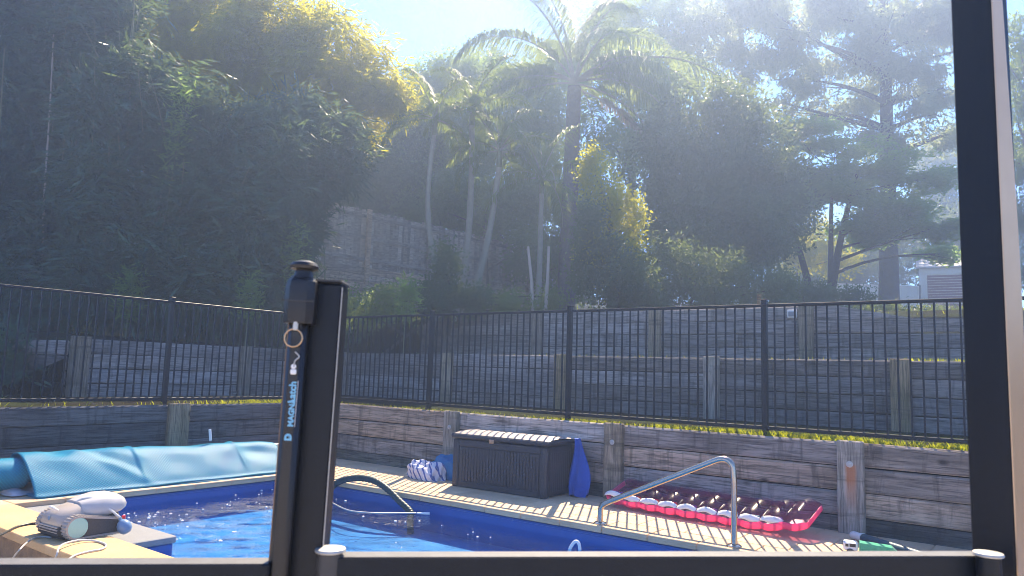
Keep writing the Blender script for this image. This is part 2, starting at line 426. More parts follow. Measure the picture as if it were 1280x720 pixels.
def mat_stripes():
    t = NT('striped_towel_cloth')
    uvn = t.new('UVMap'); sep = t.new('SeparateXYZ'); t.lk(uvn.outputs[0], sep.inputs[0])
    s = t.math('SINE', t.math('MULTIPLY', sep.outputs[0], 2*math.pi/.075))
    c = t.mix(t.ramp(s, [(.55, (0, 0, 0)), (.7, (1, 1, 1))]), (.62, .60, .64), (.09, .14, .36))
    t.bump(t.noise(uvn.outputs[0], 200, 3), .3, .004)
    return t.base(c, .9)
M['stripes'] = mat_stripes()

def mat_film(name, tint, rough=.08):
    t = NT(name)
    gl = t.new('BsdfGlossy'); gl.inputs['Roughness'].default_value = rough
    tp = t.new('BsdfTransparent'); tp.inputs['Color'].default_value = (*tint, 1)
    df = t.new('BsdfTranslucent'); df.inputs['Color'].default_value = (*tint, 1)
    lw = t.new('LayerWeight'); lw.inputs['Blend'].default_value = .45
    m1 = t.new('MixShader'); m1.inputs[0].default_value = .10; t.lk(tp.outputs[0], m1.inputs[1]); t.lk(df.outputs[0], m1.inputs[2])
    mx = t.new('MixShader'); t.lk(t.math('MULTIPLY', lw.outputs['Fresnel'], .22), mx.inputs[0]); t.lk(m1.outputs[0], mx.inputs[1]); t.lk(gl.outputs[0], mx.inputs[2])
    t.lk(mx.outputs[0], t.out.inputs['Surface'])
    return t.m
M['film'] = mat_film('clear_vinyl', (.98, .94, .97), .26)
M['film_base'] = mat_film('tinted_vinyl_base', (.80, .48, .66), .3)
def mat_pink():
    t = NT('hot_pink_vinyl'); t.base((.98, .15, .36), .28, 0, .5)
    tr = t.new('BsdfTranslucent'); tr.inputs['Color'].default_value = (1, .26, .45, 1)
    mx = t.new('MixShader'); mx.inputs[0].default_value = .62
    t.lk(t.p.outputs[0], mx.inputs[1]); t.lk(tr.outputs[0], mx.inputs[2]); t.lk(mx.outputs[0], t.out.inputs['Surface'])
    return t.m
M['pink'] = mat_pink()
M['red_vinyl'] = mat_plain('red_vinyl', (.70, .02, .035), .3, 0, .1, 10, 0)
M['purple_vinyl'] = mat_plain('purple_vinyl', (.22, .06, .38), .3, 0, .1, 10, 0)
M['teal_vinyl'] = mat_plain('aqua_vinyl', (.10, .55, .58), .3, 0, .1, 10, 0)
M['letter'] = mat_plain('pale_blue_print', (.20, .48, .66), .5, 0, .02, 10, 0)
M['letter_grey'] = mat_plain('grey_print', (.45, .47, .5), .5, 0, .02, 10, 0)

# ------------------------------------------------------------------ ground, terraces, hillside
DECK_X0, WALL_Y, POOL_Y1, POOL_Y0, POOL_X0 = -8.12, 6.60, 5.33, 2.55, -7.0
WATER_Z = -.15
def smooth(x): x = np.clip(x, 0, 1); return x*x*(3-2*x)
def hill_z(X, Y):
    X = np.asarray(X, float); Y = np.asarray(Y, float)
    z = 1.45 + (.80-.14*smooth((X+8.5)/3.0))*smooth((Y-8.9)/2.2) + .090*np.maximum(0, Y-11.05) + .06*np.maximum(0, -10.6-X)
    low = smooth((4.6-Y)/.9)*smooth((X+13.5)/2.6)
    z = z-low*.72
    z = z-.30*smooth((X+2.5)/1.5)*smooth((12.5-Y)/1.0)
    z = z+.05*np.sin(X*1.3+Y*.7)*smooth((Y-11.6)/2)+.04*np.sin(Y*1.9-X*.6)*smooth((Y-11.6)/2)
    return np.minimum(z, 11.0)
def build_hill():
    xs = np.concatenate([np.arange(-90, -24, 4.0), np.arange(-24, 4.01, .5), np.arange(8, 91, 4.0)])
    ys = np.concatenate([np.arange(-90, -2, 4.0), np.arange(-2, 30.01, .5), np.arange(34, 91, 4.0)])
    xs = np.sort(np.append(xs[np.abs(xs+10.5) > .01], -10.56)); ys = np.sort(np.append(ys[np.abs(ys-11) > .01], 11.03))
    X, Y = np.meshgrid(xs, ys, indexing='ij'); V = np.stack([X, Y, hill_z(X, Y)], -1)
    n, m = X.shape
    F = []
    for i in range(n-1):
        for j in range(m-1):
            if xs[i] >= -10.57 and ys[j+1] <= 11.04: continue
            a = i*m+j; F.append((a, a+m, a+m+1, a+1))
    V = V.reshape(-1, 3).tolist(); ie = int(np.argmin(np.abs(xs+10.56))); je = int(np.argmin(np.abs(ys-11.03)))
    edge = [ie*m+j for j in range(je+1)]+[i*m+je for i in range(ie+1, n)]      # bank behind the walls
    n0 = len(V); V += [[V[q][0], V[q][1], .1] for q in edge]
    F += [(edge[q], edge[q+1], n0+q+1, n0+q) for q in range(len(edge)-1)]
    me = np_mesh('hillside', np.array(V), np.array(F), M['soil'], True)
    o = link('hillside', me); o['kind'] = 'structure'
build_hill()
b = MB(); b.box((-13.5, -4, -.1), (-8.21, 9.1, .70)); b.box((-8.205, 6.70, -.1), (30, 9.1, .70))
o = b.build('lower_terrace', M['soil']); o['kind'] = 'structure'
b = MB(); b.box((-10.55, 9.115, .3), (30, 11.02, 1.45)); o = b.build('upper_terrace', M['soil']); o['kind'] = 'structure'
b = MB(); b.box((-90, -90, -.9), (90, 2.1, -.30)); b.box((-90, 2.1, -.9), (-7.35, 11, -.30)); b.box((4.4, 2.1, -.9), (90, 11, -.30))
o = b.build('yard_ground', M['yard']); o['kind'] = 'structure'

# ------------------------------------------------------------------ pool: basin, water, deck paving, ledge
b = MB()
PX1 = 3.0
b.box((POOL_X0-.06, POOL_Y0-.06, -.42), (PX1+.06, POOL_Y1+.06, -.33), mi=1)
b.box((POOL_X0-.16, POOL_Y0-.16, -1.5), (POOL_X0-.03, POOL_Y1+.16, -.045))
b.box((POOL_X0-.03, POOL_Y1+.03, -1.5), (PX1+.03, POOL_Y1+.16, -.045))
b.box((POOL_X0-.03, POOL_Y0-.16, -1.5), (PX1+.03, POOL_Y0-.03, -.045))
b.box((PX1+.03, POOL_Y0-.16, -1.5), (PX1+.16, POOL_Y1+.16, -.045))
# liner bead just under the coping
b.tube([(POOL_X0-.02, POOL_Y0, -.075), (POOL_X0-.02, POOL_Y1+.02, -.075)], .012, 6)
b.tube([(POOL_X0, POOL_Y1+.025, -.075), (PX1, POOL_Y1+.025, -.075)], .012, 6)
o = b.build('swimming_pool', [M['liner'], M['liner_floor']]); tag(o, 'rectangular in-ground pool lined in deep blue', 'pool')

def build_water():
    xs = np.arange(POOL_X0-.03, PX1+.04, .028); ys = np.arange(POOL_Y0-.03, POOL_Y1+.04, .028)
    X, Y = np.meshgrid(xs, ys, indexing='ij'); Z = np.zeros_like(X)
    r2 = np.random.default_rng(3)
    lively = .22+1.0*np.exp(-(((X+5.9)/1.25)**2+((Y-3.9)/1.1)**2))
    for k in range(46):
        th = r2.uniform(0, 2*math.pi); wl_ = r2.uniform(.09, .42) if k > 12 else r2.uniform(.4, 1.1)
        a = .0030*(wl_/.3)**.9
        ph = 2*math.pi/wl_*(X*math.cos(th)+Y*math.sin(th))+r2.uniform(0, 6.3)+1.3*np.sin(X*1.7+k)+1.1*np.sin(Y*2.1+k*2)
        Z += a*np.sin(ph)
    V = np.stack([X, Y, WATER_Z+Z*lively*.45], -1)
    o = link('pool_water', grid_mesh('pool_water', V, M['water'])); o['kind'] = 'structure'
build_water()

def build_glint_foam():  # white domes stand in for sun glints as well as bubbles
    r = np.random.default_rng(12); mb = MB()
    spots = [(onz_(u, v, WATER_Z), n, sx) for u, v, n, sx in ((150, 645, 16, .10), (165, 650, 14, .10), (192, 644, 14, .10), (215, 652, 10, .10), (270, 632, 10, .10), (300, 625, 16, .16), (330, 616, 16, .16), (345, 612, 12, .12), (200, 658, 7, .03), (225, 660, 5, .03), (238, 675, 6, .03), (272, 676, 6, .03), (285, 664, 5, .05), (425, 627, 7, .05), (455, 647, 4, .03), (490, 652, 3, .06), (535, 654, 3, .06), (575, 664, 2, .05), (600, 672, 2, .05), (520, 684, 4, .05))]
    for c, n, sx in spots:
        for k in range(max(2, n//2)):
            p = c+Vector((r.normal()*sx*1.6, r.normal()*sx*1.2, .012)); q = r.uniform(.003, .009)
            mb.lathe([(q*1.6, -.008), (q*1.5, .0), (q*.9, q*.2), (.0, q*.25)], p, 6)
    o = mb.build('water_glint_bubbles', M['white'], None, 60); tag(o, 'white flecks for sun glints and bubbles on the churned pool water', 'bubbles', kind='stuff')
def onz_(u, v, z):
    d = FWD + (u-640)/FPX*RIGHT - (v-360)/FPX*UP
    return Vector(EYE + d*((z-EYE[2])/d[2]))
build_glint_foam()

deck = link('pool_deck', MB().box((DECK_X0-.05, POOL_Y1+.10, -.30), (4.2, WALL_Y+.06, -.012)).box((DECK_X0-.05, 1.2, -.30), (POOL_X0-.10, POOL_Y1+.10, -.012)).mesh('pool_deck', M['grout']))
deck['kind'] = 'structure'
_pv = {}
def paver(x0, y0, x1, y1, z=0.0, mat='paver', name='paver', over=0.0):
    g = .0035; w = x1-x0-2*g; d = y1-y0-2*g; key = (round(w, 3), round(d, 3), mat)
    if key not in _pv: _pv[key] = MB().box((-w/2, -d/2, -.05), (w/2, d/2, 0), .004).mesh(name, M[mat])
    link(name, _pv[key], deck, ((x0+x1)/2, (y0+y1)/2, z+random.uniform(-.0012, .0012)), (random.uniform(-.001, .001), random.uniform(-.001, .001), 0))
x = POOL_X0-.02
while x < 1.8:                                                   # coping row along the far edge of the pool
    paver(x, POOL_Y1-.03, x+.40, POOL_Y1+.27, 0, 'coping', 'coping_paver'); x += .40
for row in range(3):
    y0 = POOL_Y1+.27+row*.335; x = POOL_X0-1.05+(row % 2)*.2
    while x < 1.6:
        paver(max(x, DECK_X0+.01), y0, x+.40, min(y0+.335, WALL_Y-.005)); x += .40
y = 1.35
while y < POOL_Y1+.2:                                            # left side of the pool
    y1 = min(y+.40, POOL_Y1+.265)
    paver(POOL_X0-.27, y, POOL_X0+.03, y1 if y1 < POOL_Y1-.04 else POOL_Y1-.035, 0, 'coping', 'coping_paver')
    for c in range(2): paver(max(DECK_X0+.01, POOL_X0-.27-.40*(c+1)), y, POOL_X0-.27-.40*c, y1)
    y += .40
# front ledge: tan slabs on a stained wall
led = empty('pool_ledge', (0, 0, 0), 0, 'tan stone ledge along the near side of the pool under the cleaner', 'ledge')
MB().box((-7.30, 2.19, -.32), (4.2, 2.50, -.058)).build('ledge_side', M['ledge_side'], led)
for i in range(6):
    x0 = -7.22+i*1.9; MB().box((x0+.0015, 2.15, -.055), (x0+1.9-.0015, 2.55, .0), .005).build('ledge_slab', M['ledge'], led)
# grey step block in the corner of the pool
st = empty('pool_step', (-7.0, 2.6, 0), 0, 'pale grey step block in the near left corner of the pool', 'pool step')
MB().box((.0, .0, -.09), (1.83, .36, -.042), .006).build('step_top', M['grey_plastic'], st)
MB().box((.02, .0, -1.4), (1.82, .345, -.092), .01).build('step_side', M['liner'], st)

# ------------------------------------------------------------------ timber retaining walls
SL_H, SL_T = .2, .055
_sl = {}
def sleeper_mesh(length, mat, h=SL_H):
    key = (round(length, 3), mat, round(h, 3))
    if key not in _sl: _sl[key] = MB().box((-length/2, -SL_T/2, -h/2+.0045), (length/2, SL_T/2, h/2-.0045), .014).mesh('sleeper', M[mat])
    return _sl[key]
def sleepers(parent, p0, p1, courses, ztop, mat):
    """one bay of stacked boards between two points of the wall's centre line"""
    p0 = Vector(p0); p1 = Vector(p1); d = p1-p0; L = d.length; a = math.atan2(d.y, d.x); n = Vector((-d.y, d.x, 0))/L
    for k in range(courses):
        j = random.uniform(-.005, .005); c = (p0+p1)/2+n*j
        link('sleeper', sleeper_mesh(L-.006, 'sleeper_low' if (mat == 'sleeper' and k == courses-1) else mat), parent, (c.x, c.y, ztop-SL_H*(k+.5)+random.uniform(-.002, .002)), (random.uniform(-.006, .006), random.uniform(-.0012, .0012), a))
def wpost(parent, x, y, ztop, zbot, w=.2, t=.075, along='x', mat='post_wood'):
    h = ztop-zbot; key = ('post', round(h, 2), mat, round(w, 2))
    if key not in _sl:                                           # local X runs up the post so the grain does too
        _sl[key] = MB().box((0, -w/2, -t/2), (h, w/2, t/2), .009).mesh('post', M[mat])
    rot = (0, R(-90), 0) if along == 'y' else Matrix(((0, -1, 0), (0, 0, -1), (1, 0, 0))).to_euler()
    o = link('post', _sl[key], parent, (x, y, zbot), rot)
    return o
W1 = empty('retaining_wall', (-3, WALL_Y, 0), 0, 'lowest timber sleeper wall running behind the storage chest and pink lilo', 'retaining wall')
W1.location = (0, 0, 0)
px1 = [-8.10, -5.75, -3.61, -1.43, .75, 2.95, 4.4]
for a, c in zip(px1, px1[1:]): sleepers(W1, (a, WALL_Y+SL_T/2, 0), (c, WALL_Y+SL_T/2, 0), 4, .722, 'sleeper')
for x in px1[1:-1]:
    p = wpost(W1, x, WALL_Y-.040, .735, -.05, .2, .075, 'x', 'post_rust' if x == -1.43 else 'post_wood')
    b = MB(); b.lathe([(.026, 0), (.026, .005), (.014, .007), (.013, .017), (.0, .018)], n=12)
    bo = b.build('bolt', M['galv'], p, 30, (.60, .0, .0375))
    if x == -1.43: p['label'] = 'post with an orange rust streak below its bolt'
W2 = empty('retaining_wall', (0, 0, 0), 0, 'dark timber sleeper wall behind the rolled blue pool cover', 'retaining wall')
py1 = [6.58, 4.53, 2.18, -.2, -2.4]
for a, c in zip(py1, py1[1:]): sleepers(W2, (DECK_X0-SL_T/2, a, 0), (DECK_X0-SL_T/2, c, 0), 4, .722, 'sleeper_shaded')
for y in py1[1:-1]: wpost(W2, DECK_X0+.040, y, .735, -.05, .24, .075, 'y')
W3 = empty('retaining_wall', (0, 0, 0), 0, 'middle timber terrace wall seen through the right run of pool fence', 'retaining wall')
px3 = [-10.48, -8.04, -5.85, -3.58, -1.44, .75, 2.95, 4.6]
for a, c in zip(px3, px3[1:]): sleepers(W3, (a, 9.05+SL_T/2, 0), (c, 9.05+SL_T/2, 0), 4, 1.472, 'sleeper_old')
for x in px3[1:-1]: wpost(W3, x, 9.05-.040, 1.485, .6)
W4 = empty('retaining_wall', (0, 0, 0), 0, 'timber terrace wall at the foot of the bamboo seen through the left run of fence', 'retaining wall')
py4 = [9.05, 6.90, 4.45]
for a, c in zip(py4, py4[1:]): sleepers(W4, (-10.5-SL_T/2, a, 0), (-10.5-SL_T/2, c, 0), 4, 1.475, 'sleeper_old')
wpost(W4, -10.455, 6.9, 1.49, .6, .2, .075, 'y'); wpost(W4, -10.455, 4.42, 1.50, .6, .24, .09, 'y')
wpost(W4, -10.52, 8.98, 1.47, .6, .2, .075, 'y', 'sleeper_old')
sleepers(W4, (-10.55, 4.31, 0), (-11.6, 3.75, 0), 4, 1.44, 'sleeper_old')
W5 = empty('retaining_wall', (0, 0, 0), 0, 'topmost timber terrace wall with both ends cut down to a slope', 'retaining wall')
px5 = [-9.83, -7.63, -5.30, -2.94, -.62, 1.7, 4.0]
for a, c in zip(px5[:4], px5[1:4]): sleepers(W5, (a, 11.0, 0), (c, 11.0, 0), 4, 2.29, 'sleeper_old')
sleepers(W5, (-2.94, 11.0, 0), (-.62, 11.0, 0), 3, 2.09, 'sleeper_old'); sleepers(W5, (-.62, 11.0, 0), (1.7, 11.0, 0), 2, 1.89, 'sleeper_old'); sleepers(W5, (1.7, 11.0, 0), (4.0, 11.0, 0), 2, 1.89, 'sleeper_old')
def cut_board(poly, mat='sleeper_old'):                          # board end sawn to the slope of the ground
    x0 = sum(p[0] for p in poly)/len(poly); z0 = sum(p[1] for p in poly)/len(poly)
    MB().prism([(p[0]-x0, p[1]-z0) for p in poly], 1, -SL_T/2, SL_T/2).build('sleeper', M[mat], W5, None, (x0, 11.0, z0))
cut_board([(-2.937, 2.093), (-1.60, 2.093), (-2.50, 2.27), (-2.937, 2.288)])
cut_board([(-.617, 1.893), (.9, 1.893), (-.30, 1.96), (-.617, 1.985)])
cut_board([(-2.937+1.34, 2.093), (-1.0, 2.093), (-1.55, 2.093+.005)])
cut_board([(-10.55, 2.093), (-9.834, 2.093), (-9.834, 2.30), (-10.22, 2.31)])
cut_board([(-10.95, 1.893), (-9.834, 1.893), (-9.834, 2.088), (-10.56, 2.088)])
cut_board([(-11.45, 1.693), (-9.834, 1.693), (-9.834, 1.888), (-11.0, 1.888)])
cut_board([(-11.6, 1.45), (-9.834, 1.45), (-9.834, 1.688), (-11.46, 1.688)])
for x in px5[:4]: wpost(W5, x, 10.93, 2.325, 1.4, .2, .075, 'x', 'sleeper_old' if x < -9 else 'post_wood')

# ------------------------------------------------------------------ black pool fence
FY, FX = 6.78, -8.25
def fence_run(name, label, p0, p1, posts, nb):
    """tubular fence between two ground points; posts given as distances from p0"""
    root = empty(name, (0, 0, 0), 0, label, 'fence')
    p0 = Vector(p0); p1 = Vector(p1); d = (p1-p0).normalized(); L = (p1-p0).length; a = math.atan2(d.y, d.x)
    zt, zb = 1.90, .795
    pm = MB().box((-.025, -.025, 0), (.025, .025, zt+.035-.60), .003).box((-.028, -.028, zt+.035-.60), (.028, .028, zt+.045-.60), .004).mesh('post', M['black'])
    for s in posts: link('post', pm, root, (*(p0+d*s).xy, .60), (0, 0, a))
    bm = MB().box((-.007, -.007, 0), (.007, .007, zt-zb), 0).mesh('baluster', M['black'])
    for s0, s1 in zip(posts, posts[1:]):
        c = p0+d*(s0+s1)/2; ln = s1-s0-.052
        MB().box((-ln/2, -.019, -.028), (ln/2, .019, 0), .004).build('top_rail', M['black'], root, None, (c.x, c.y, zt), (0, 0, a))
        MB().box((-ln/2, -.019, -.034), (ln/2, .019, 0), .004).build('bottom_rail', M['black'], root, None, (c.x, c.y, zb), (0, 0, a))
        k = round((s1-s0)/nb)
        for i in range(1, k):
            q = p0+d*(s0+(s1-s0)*i/k)
            link('baluster', bm, root, (q.x, q.y, zb-.002), (0, 0, a))
    return root
fence_run('pool_fence', 'black tubular pool fence along the wall behind the chest and handrail', (FX, FY, 0), (4.2, FY, 0), [0, 1.915, 3.955, 6.06, 8.15, 10.25, 12.4], .0905)
fence_run('pool_fence', 'black tubular pool fence along the wall behind the blue pool cover', (FX, FY, 0), (FX, -2.6, 0), [0.045, 2.345, 4.70, 7.05, 9.36], .0905)

# ------------------------------------------------------------------ grass
def blades(name, P, h, w, mat, lean=.5, parent=None, seed=1):
    r = np.random.default_rng(seed); n = len(P)
    hh = h*r.uniform(.45, 1.25, n); th = r.uniform(0, 2*np.pi, n); ln = r.uniform(0, lean, n)
    d = np.stack([np.cos(th), np.sin(th), np.zeros(n)], 1); s = np.stack([-np.sin(th), np.cos(th), np.zeros(n)], 1)
    ww = (w*r.uniform(.6, 1.3, n))[:, None]; hh = hh[:, None]; ln = ln[:, None]; up = np.array([[0, 0, 1.]])
    V = np.stack([P-s*ww/2, P+s*ww/2, P+up*hh*.6+d*hh*ln*.4+s*ww*.35, P+up*hh+d*hh*ln], 1)
    F = np.arange(n*4).reshape(n, 4)
    return link(name, np_mesh(name, V.reshape(-1, 3), F, mat), parent)
n = 30000
P = np.stack([rng.uniform(-8.2, 2.5, n), rng.uniform(6.665, 6.82, n), np.full(n, .695)], 1)
dens = (.35+.65*(np.sin(P[:, 0]*23+np.sin(P[:, 0]*7)*3) > -.3))*np.clip(.12+.75*1.6*smooth((P[:, 0]+5.2)/3.0), .1, 1)*np.clip(.55+.9*np.sin(P[:, 0]*2.1)*np.sin(P[:, 0]*5.3+1)+.4, .35, 1)
P = P[rng.random(n) < dens]
o = blades('lawn_grass', P, (.042+.022*smooth((P[:, 0]+4)/2)), .005, M['grass'], .9); tag(o, 'strip of bright green grass at the foot of the right pool fence', 'grass', kind='stuff')
n = 9000
P = np.stack([rng.uniform(-8.5, -8.18, n), rng.uniform(0, 6.8, n), np.full(n, .695)], 1)
P = P[rng.random(n) < .02+.30*smooth((P[:, 1]-4.4)/1.5)]
o = blades('lawn_grass', P, .06, .006, M['grass'], .9, seed=2); tag(o, 'thin grass growing along the top of the left wall', 'grass', kind='stuff')
n = 9000
P = np.stack([rng.uniform(-10.3, 2.5, n), rng.uniform(9.12, 9.4, n), np.full(n, 1.44)], 1)
P = P[rng.random(n) < .03+.6*smooth((P[:, 0]+1.7)/.8)]
o = blades('lawn_grass', P, .06, .007, M['grass'], .8, seed=3); tag(o, 'patch of grass on the middle terrace beside the right gate post', 'grass', kind='stuff')
n = 14000
P = np.stack([rng.uniform(-11, 6, n), 11.1+rng.random(n)**1.5*14, np.zeros(n)], 1); P[:, 2] = hill_z(P[:, 0], P[:, 1]); P = P[~((P[:, 0] > -5) & (P[:, 1] < 19)) | (rng.random(n) < .06)]
o = blades('lawn_grass', P, .07, .010, M['grass'], .9, seed=4); tag(o, 'rough grass on the hillside above the terrace walls', 'grass', kind='stuff')

def onz(u, v, z):
    """the point of the level z seen at photo pixel (u, v)"""
    d = FWD + (u-640)/FPX*RIGHT - (v-360)/FPX*UP
    return Vector(EYE + d*((z-EYE[2])/d[2]))
def onyp(u, v, y):
    d = FWD + (u-640)/FPX*RIGHT - (v-360)/FPX*UP
    return Vector(EYE + d*(y/d[1]))
def arc(p0, p1, p2, n=6):
    """quadratic bend"""
    return [Vector(p0)*(1-t)**2+Vector(p1)*2*t*(1-t)+Vector(p2)*t*t for t in [i/n for i in range(n+1)]]
def spline(pts, n=6):
    P = [Vector(p) for p in pts]; out = []
    for i in range(len(P)-1):
        a = P[max(i-1, 0)]; b_ = P[i]; c = P[i+1]; d = P[min(i+2, len(P)-1)]
        for k in range(n):
            t = k/n
            out.append(.5*((2*b_)+(c-a)*t+(2*a-5*b_+4*c-d)*t*t+(3*b_-a-3*c+d)*t**3))
    return out+[P[-1]]

# ------------------------------------------------------------------ pool cover on its roller
cov = empty('pool_cover', (-7.45, 4.0, 0), 0, 'blue bubble pool cover heaped over its roller along the left side of the pool', 'pool cover')
def build_cover():
    prof = spline([(-.36, .012), (-.345, .13), (-.27, .25), (-.13, .322), (.0, .335), (.10, .285), (.20, .185), (.30, .085), (.345, .035), (.375, .012)], 7)
    pl = np.array([(p[0], p[1]) for p in [Vector((a[0], a[1], 0)) for a in prof]])
    seg = np.concatenate([[0], np.cumsum(np.hypot(*np.diff(pl, axis=0).T))])
    ys = np.linspace(-1.26, 1.36, 130)
    V = np.zeros((len(ys), len(pl), 3)); UV = np.zeros((len(ys), len(pl), 2))
    t = seg/seg[-1]
    for i, y in enumerate(ys):
        k = (y+1.26)/2.62
        sc = 1.03-.13*k
        w = .007*np.sin(y*5+t*7)+.004*np.sin(y*11-t*13+1)+.002*np.sin(y*19+t*21)
        f1 = -.035*np.exp(-((y+.62)/.13)**2-((t-.62)/.10)**2)-.03*np.exp(-((y+.95)/.10)**2-((t-.52)/.07)**2)
        f2 = -.045*np.exp(-((y-1.02)/.20)**2-((t-.66)/.10)**2)+.018*np.exp(-((y-.83)/.02)**2)*(t > .35)+.016*np.exp(-((y+.28)/.018)**2)*(t > .35)
        f3 = .02*np.exp(-((y+.85-(t-.5)*1.3)/.10)**2)*(t > .45)
        dsp = (w+f1+f2+f3)*np.sin(np.pi*np.clip(t, 0, 1))**.5
        nx = np.gradient(pl[:, 1]); nz = -np.gradient(pl[:, 0]); ln = np.hypot(nx, nz)+1e-9
        V[i, :, 0] = pl[:, 0]-nx/ln*dsp*1; V[i, :, 1] = y+.01*np.sin(t*9); V[i, :, 2] = np.maximum(.006, pl[:, 1]*sc-nz/ln*dsp)
        UV[i, :, 0] = y; UV[i, :, 1] = seg
    o = link('cover_sheet', grid_mesh('cover_sheet', V, M['bubble'], True, UV), cov)
    sm = o.modifiers.new('thick', 'SOLIDIFY'); sm.thickness = .008; sm.offset = -1
    # folded layers that stick out under the front edge
    for j, (x0, x1, z) in enumerate(((-.2, .405, .006), (-.2, .39, .022))):
        xs = np.linspace(x0, x1, 10); Y, X = np.meshgrid(np.linspace(-1.24, 1.34, 60), xs, indexing='ij')
        Z = z+.004*np.sin(Y*7+j)+0*X
        o = link('cover_fold', grid_mesh('cover_fold', np.stack([X+.008*np.sin(Y*5+j*2), Y, Z], -1), M['bubble'], True, np.stack([Y, X], -1)), cov)
        sm = o.modifiers.new('thick', 'SOLIDIFY'); sm.thickness = .012; sm.offset = 1
    # rolled end at the left: a spiral
    n = 90; th = np.linspace(0, 2*np.pi*3.2, n); rr = .05+.105*th/th[-1]
    ys2 = np.linspace(-1.62, -1.20, 14)
    V = np.zeros((14, n, 3)); UV = np.zeros((14, n, 2))
    for i, y in enumerate(ys2):
        V[i, :, 0] = -.10+1.35*rr*np.cos(th); V[i, :, 1] = y+.02*np.sin(th*1.0); V[i, :, 2] = .165+rr*np.sin(th)*1.0
        UV[i, :, 0] = y; UV[i, :, 1] = np.cumsum(rr)*th[-1]/n
    o = link('cover_roll', grid_mesh('cover_roll', V, M['bubble'], True, UV), cov)
    sm = o.modifiers.new('thick', 'SOLIDIFY'); sm.thickness = .006
build_cover()
MB().tube([(-.02, -1.3, .262), (-.02, 1.68, .262)], .026, 14).build('roller_tube', M['cream'], cov, 40)
b = MB()
b.tube([(-.16, 1.58, 0), (-.02, 1.58, .255)], .014, 8); b.tube([(.12, 1.58, 0), (-.02, 1.58, .255)], .014, 8); b.box((-.2, 1.555, .001), (.16, 1.605, .022), .004)
b.build('roller_stand', M['galv'], cov, 40)
MB().box((-.012, .60, .30), (.012, .625, .425), .004).build('tie_strap', M['white'], cov, None, (0, 0, 0), (R(6), R(-4), 0))
b = MB()
V = []
for i in range(9):
    t = i/8; V.append([(-.30+.30*math.cos(a)*(.9+.1*math.sin(3*a+i)), -1.52+.30*t+.02*math.sin(a*2), .012+.055*max(0, math.sin(a))*(.6+.4*math.sin(i))) for a in [2*math.pi*k/16 for k in range(16)]])
tb = MB().loft(V).build('mesh_bag', M['grey_cloth'], None, 60, (-7.25, 4.15, 0)); tag(tb, 'white crumpled mesh bag lying under the end of the rolled pool cover', 'bag')

# ------------------------------------------------------------------ robot pool cleaner
rob = empty('pool_cleaner', (-5.52, 2.43, 0), R(4), 'grey robotic pool cleaner with mint wheel discs resting on the tan ledge', 'pool cleaner')
rob.scale = (.9, .9, .9)
def belt(grow=0.0):
    (y0, z0, r0), (y1, z1, r1) = (-.115, .088, .084+grow), (.185, .062, .058+grow)
    out = []
    d = math.hypot(y1-y0, z1-z0); base = math.atan2(z1-z0, y1-y0); off = math.acos((r0-r1)/d)
    for k in range(13):
        a = base+off+(2*math.pi-2*off)*k/12; out.append((y0+r0*math.cos(a), z0+r0*math.sin(a)))
    for k in range(9):
        a = base-off+2*off*k/8; out.append((y1+r1*math.cos(a), z1+r1*math.sin(a)))
    return out
for sx in (-1, 1):
    x0, x1 = sx*.155, sx*.225
    tr = MB(); outer, inner = belt(0), belt(-.012)
    lo, hi = min(x0, x1), max(x0, x1)
    n = len(outer); v = [(x, *p) for x in (lo, hi) for p in outer]+[(x, *p) for x in (lo, hi) for p in inner]; f = []
    for k in range(n):
        k2 = (k+1) % n
        f += [[k, k2, n+k2, n+k], [2*n+k, 3*n+k, 3*n+k2, 2*n+k2], [k, 2*n+k, 2*n+k2, k2], [n+k, n+k2, 3*n+k2, 3*n+k]]
    tr.add(v, f)
    # tread teeth round the belt
    P = [Vector((p[0], p[1])) for p in outer]; L = [(P[(k+1) % n]-P[k]).length for k in range(n)]; tot = sum(L); k = 0; acc = 0
    nt = 46
    for q in range(nt):
        s = tot*q/nt
        while s > acc+L[k]: acc += L[k]; k += 1
        d = (P[(k+1) % n]-P[k])/L[k]; p = P[k]+d*(s-acc); nn = Vector((d.y, -d.x))
        if nn.dot(p-Vector((0, .08))) < 0: nn = -nn
        c1 = p-d*.004; c2 = p+d*.004
        tr.prism([(c1.x, c1.y), (c2.x, c2.y), (c2.x+nn.x*.008, c2.y+nn.y*.008), (c1.x+nn.x*.008, c1.y+nn.y*.008)], 0, lo+.004, hi-.004)
    to = tr.build('track', M['shell'], rob)
    MB().prism(belt(-.013), 0, lo+.012, hi-.010).build('track_side', M['charcoal'], rob, 40)
    Mx = Matrix.Rotation(R(90*sx), 3, 'Y')
    MB().lathe([(.074, 0), (.077, .006), (.072, .012), (.04, .014), (.0, .0145)], (sx*.213, -.115, .088), 28, 0, Mx).build('wheel_disc', M['mint'], rob, 40)
def ring(y, hw, z0, z1, top=.75, n=20):
    out = []
    for k in range(n):
        a = 2*math.pi*k/n; c, s = math.cos(a), math.sin(a)
        e = .40; cx = math.copysign(abs(c)**e, c); cz = math.copysign(abs(s)**e, s)
        w = hw*(1 if cz < 0 else 1-(1-top)*cz); out.append((w*cx, y, (z0+z1)/2+(z1-z0)/2*cz))
    return out
MB().loft([ring(-.215, .125, .10, .15), ring(-.195, .150, .07, .185), ring(-.12, .155, .05, .215), ring(-.03, .155, .05, .245), ring(.08, .155, .06, .252), ring(.10, .15, .065, .25)]).build('front_shell', M['shell'], rob, 50)
MB().loft([ring(-.045, .13, .15, .252), ring(.02, .175, .135, .27), ring(.13, .188, .13, .292), ring(.23, .185, .15, .288), ring(.275, .165, .175, .262), ring(.285, .12, .19, .24)]).build('rear_canopy', M['canopy'], rob, 50)
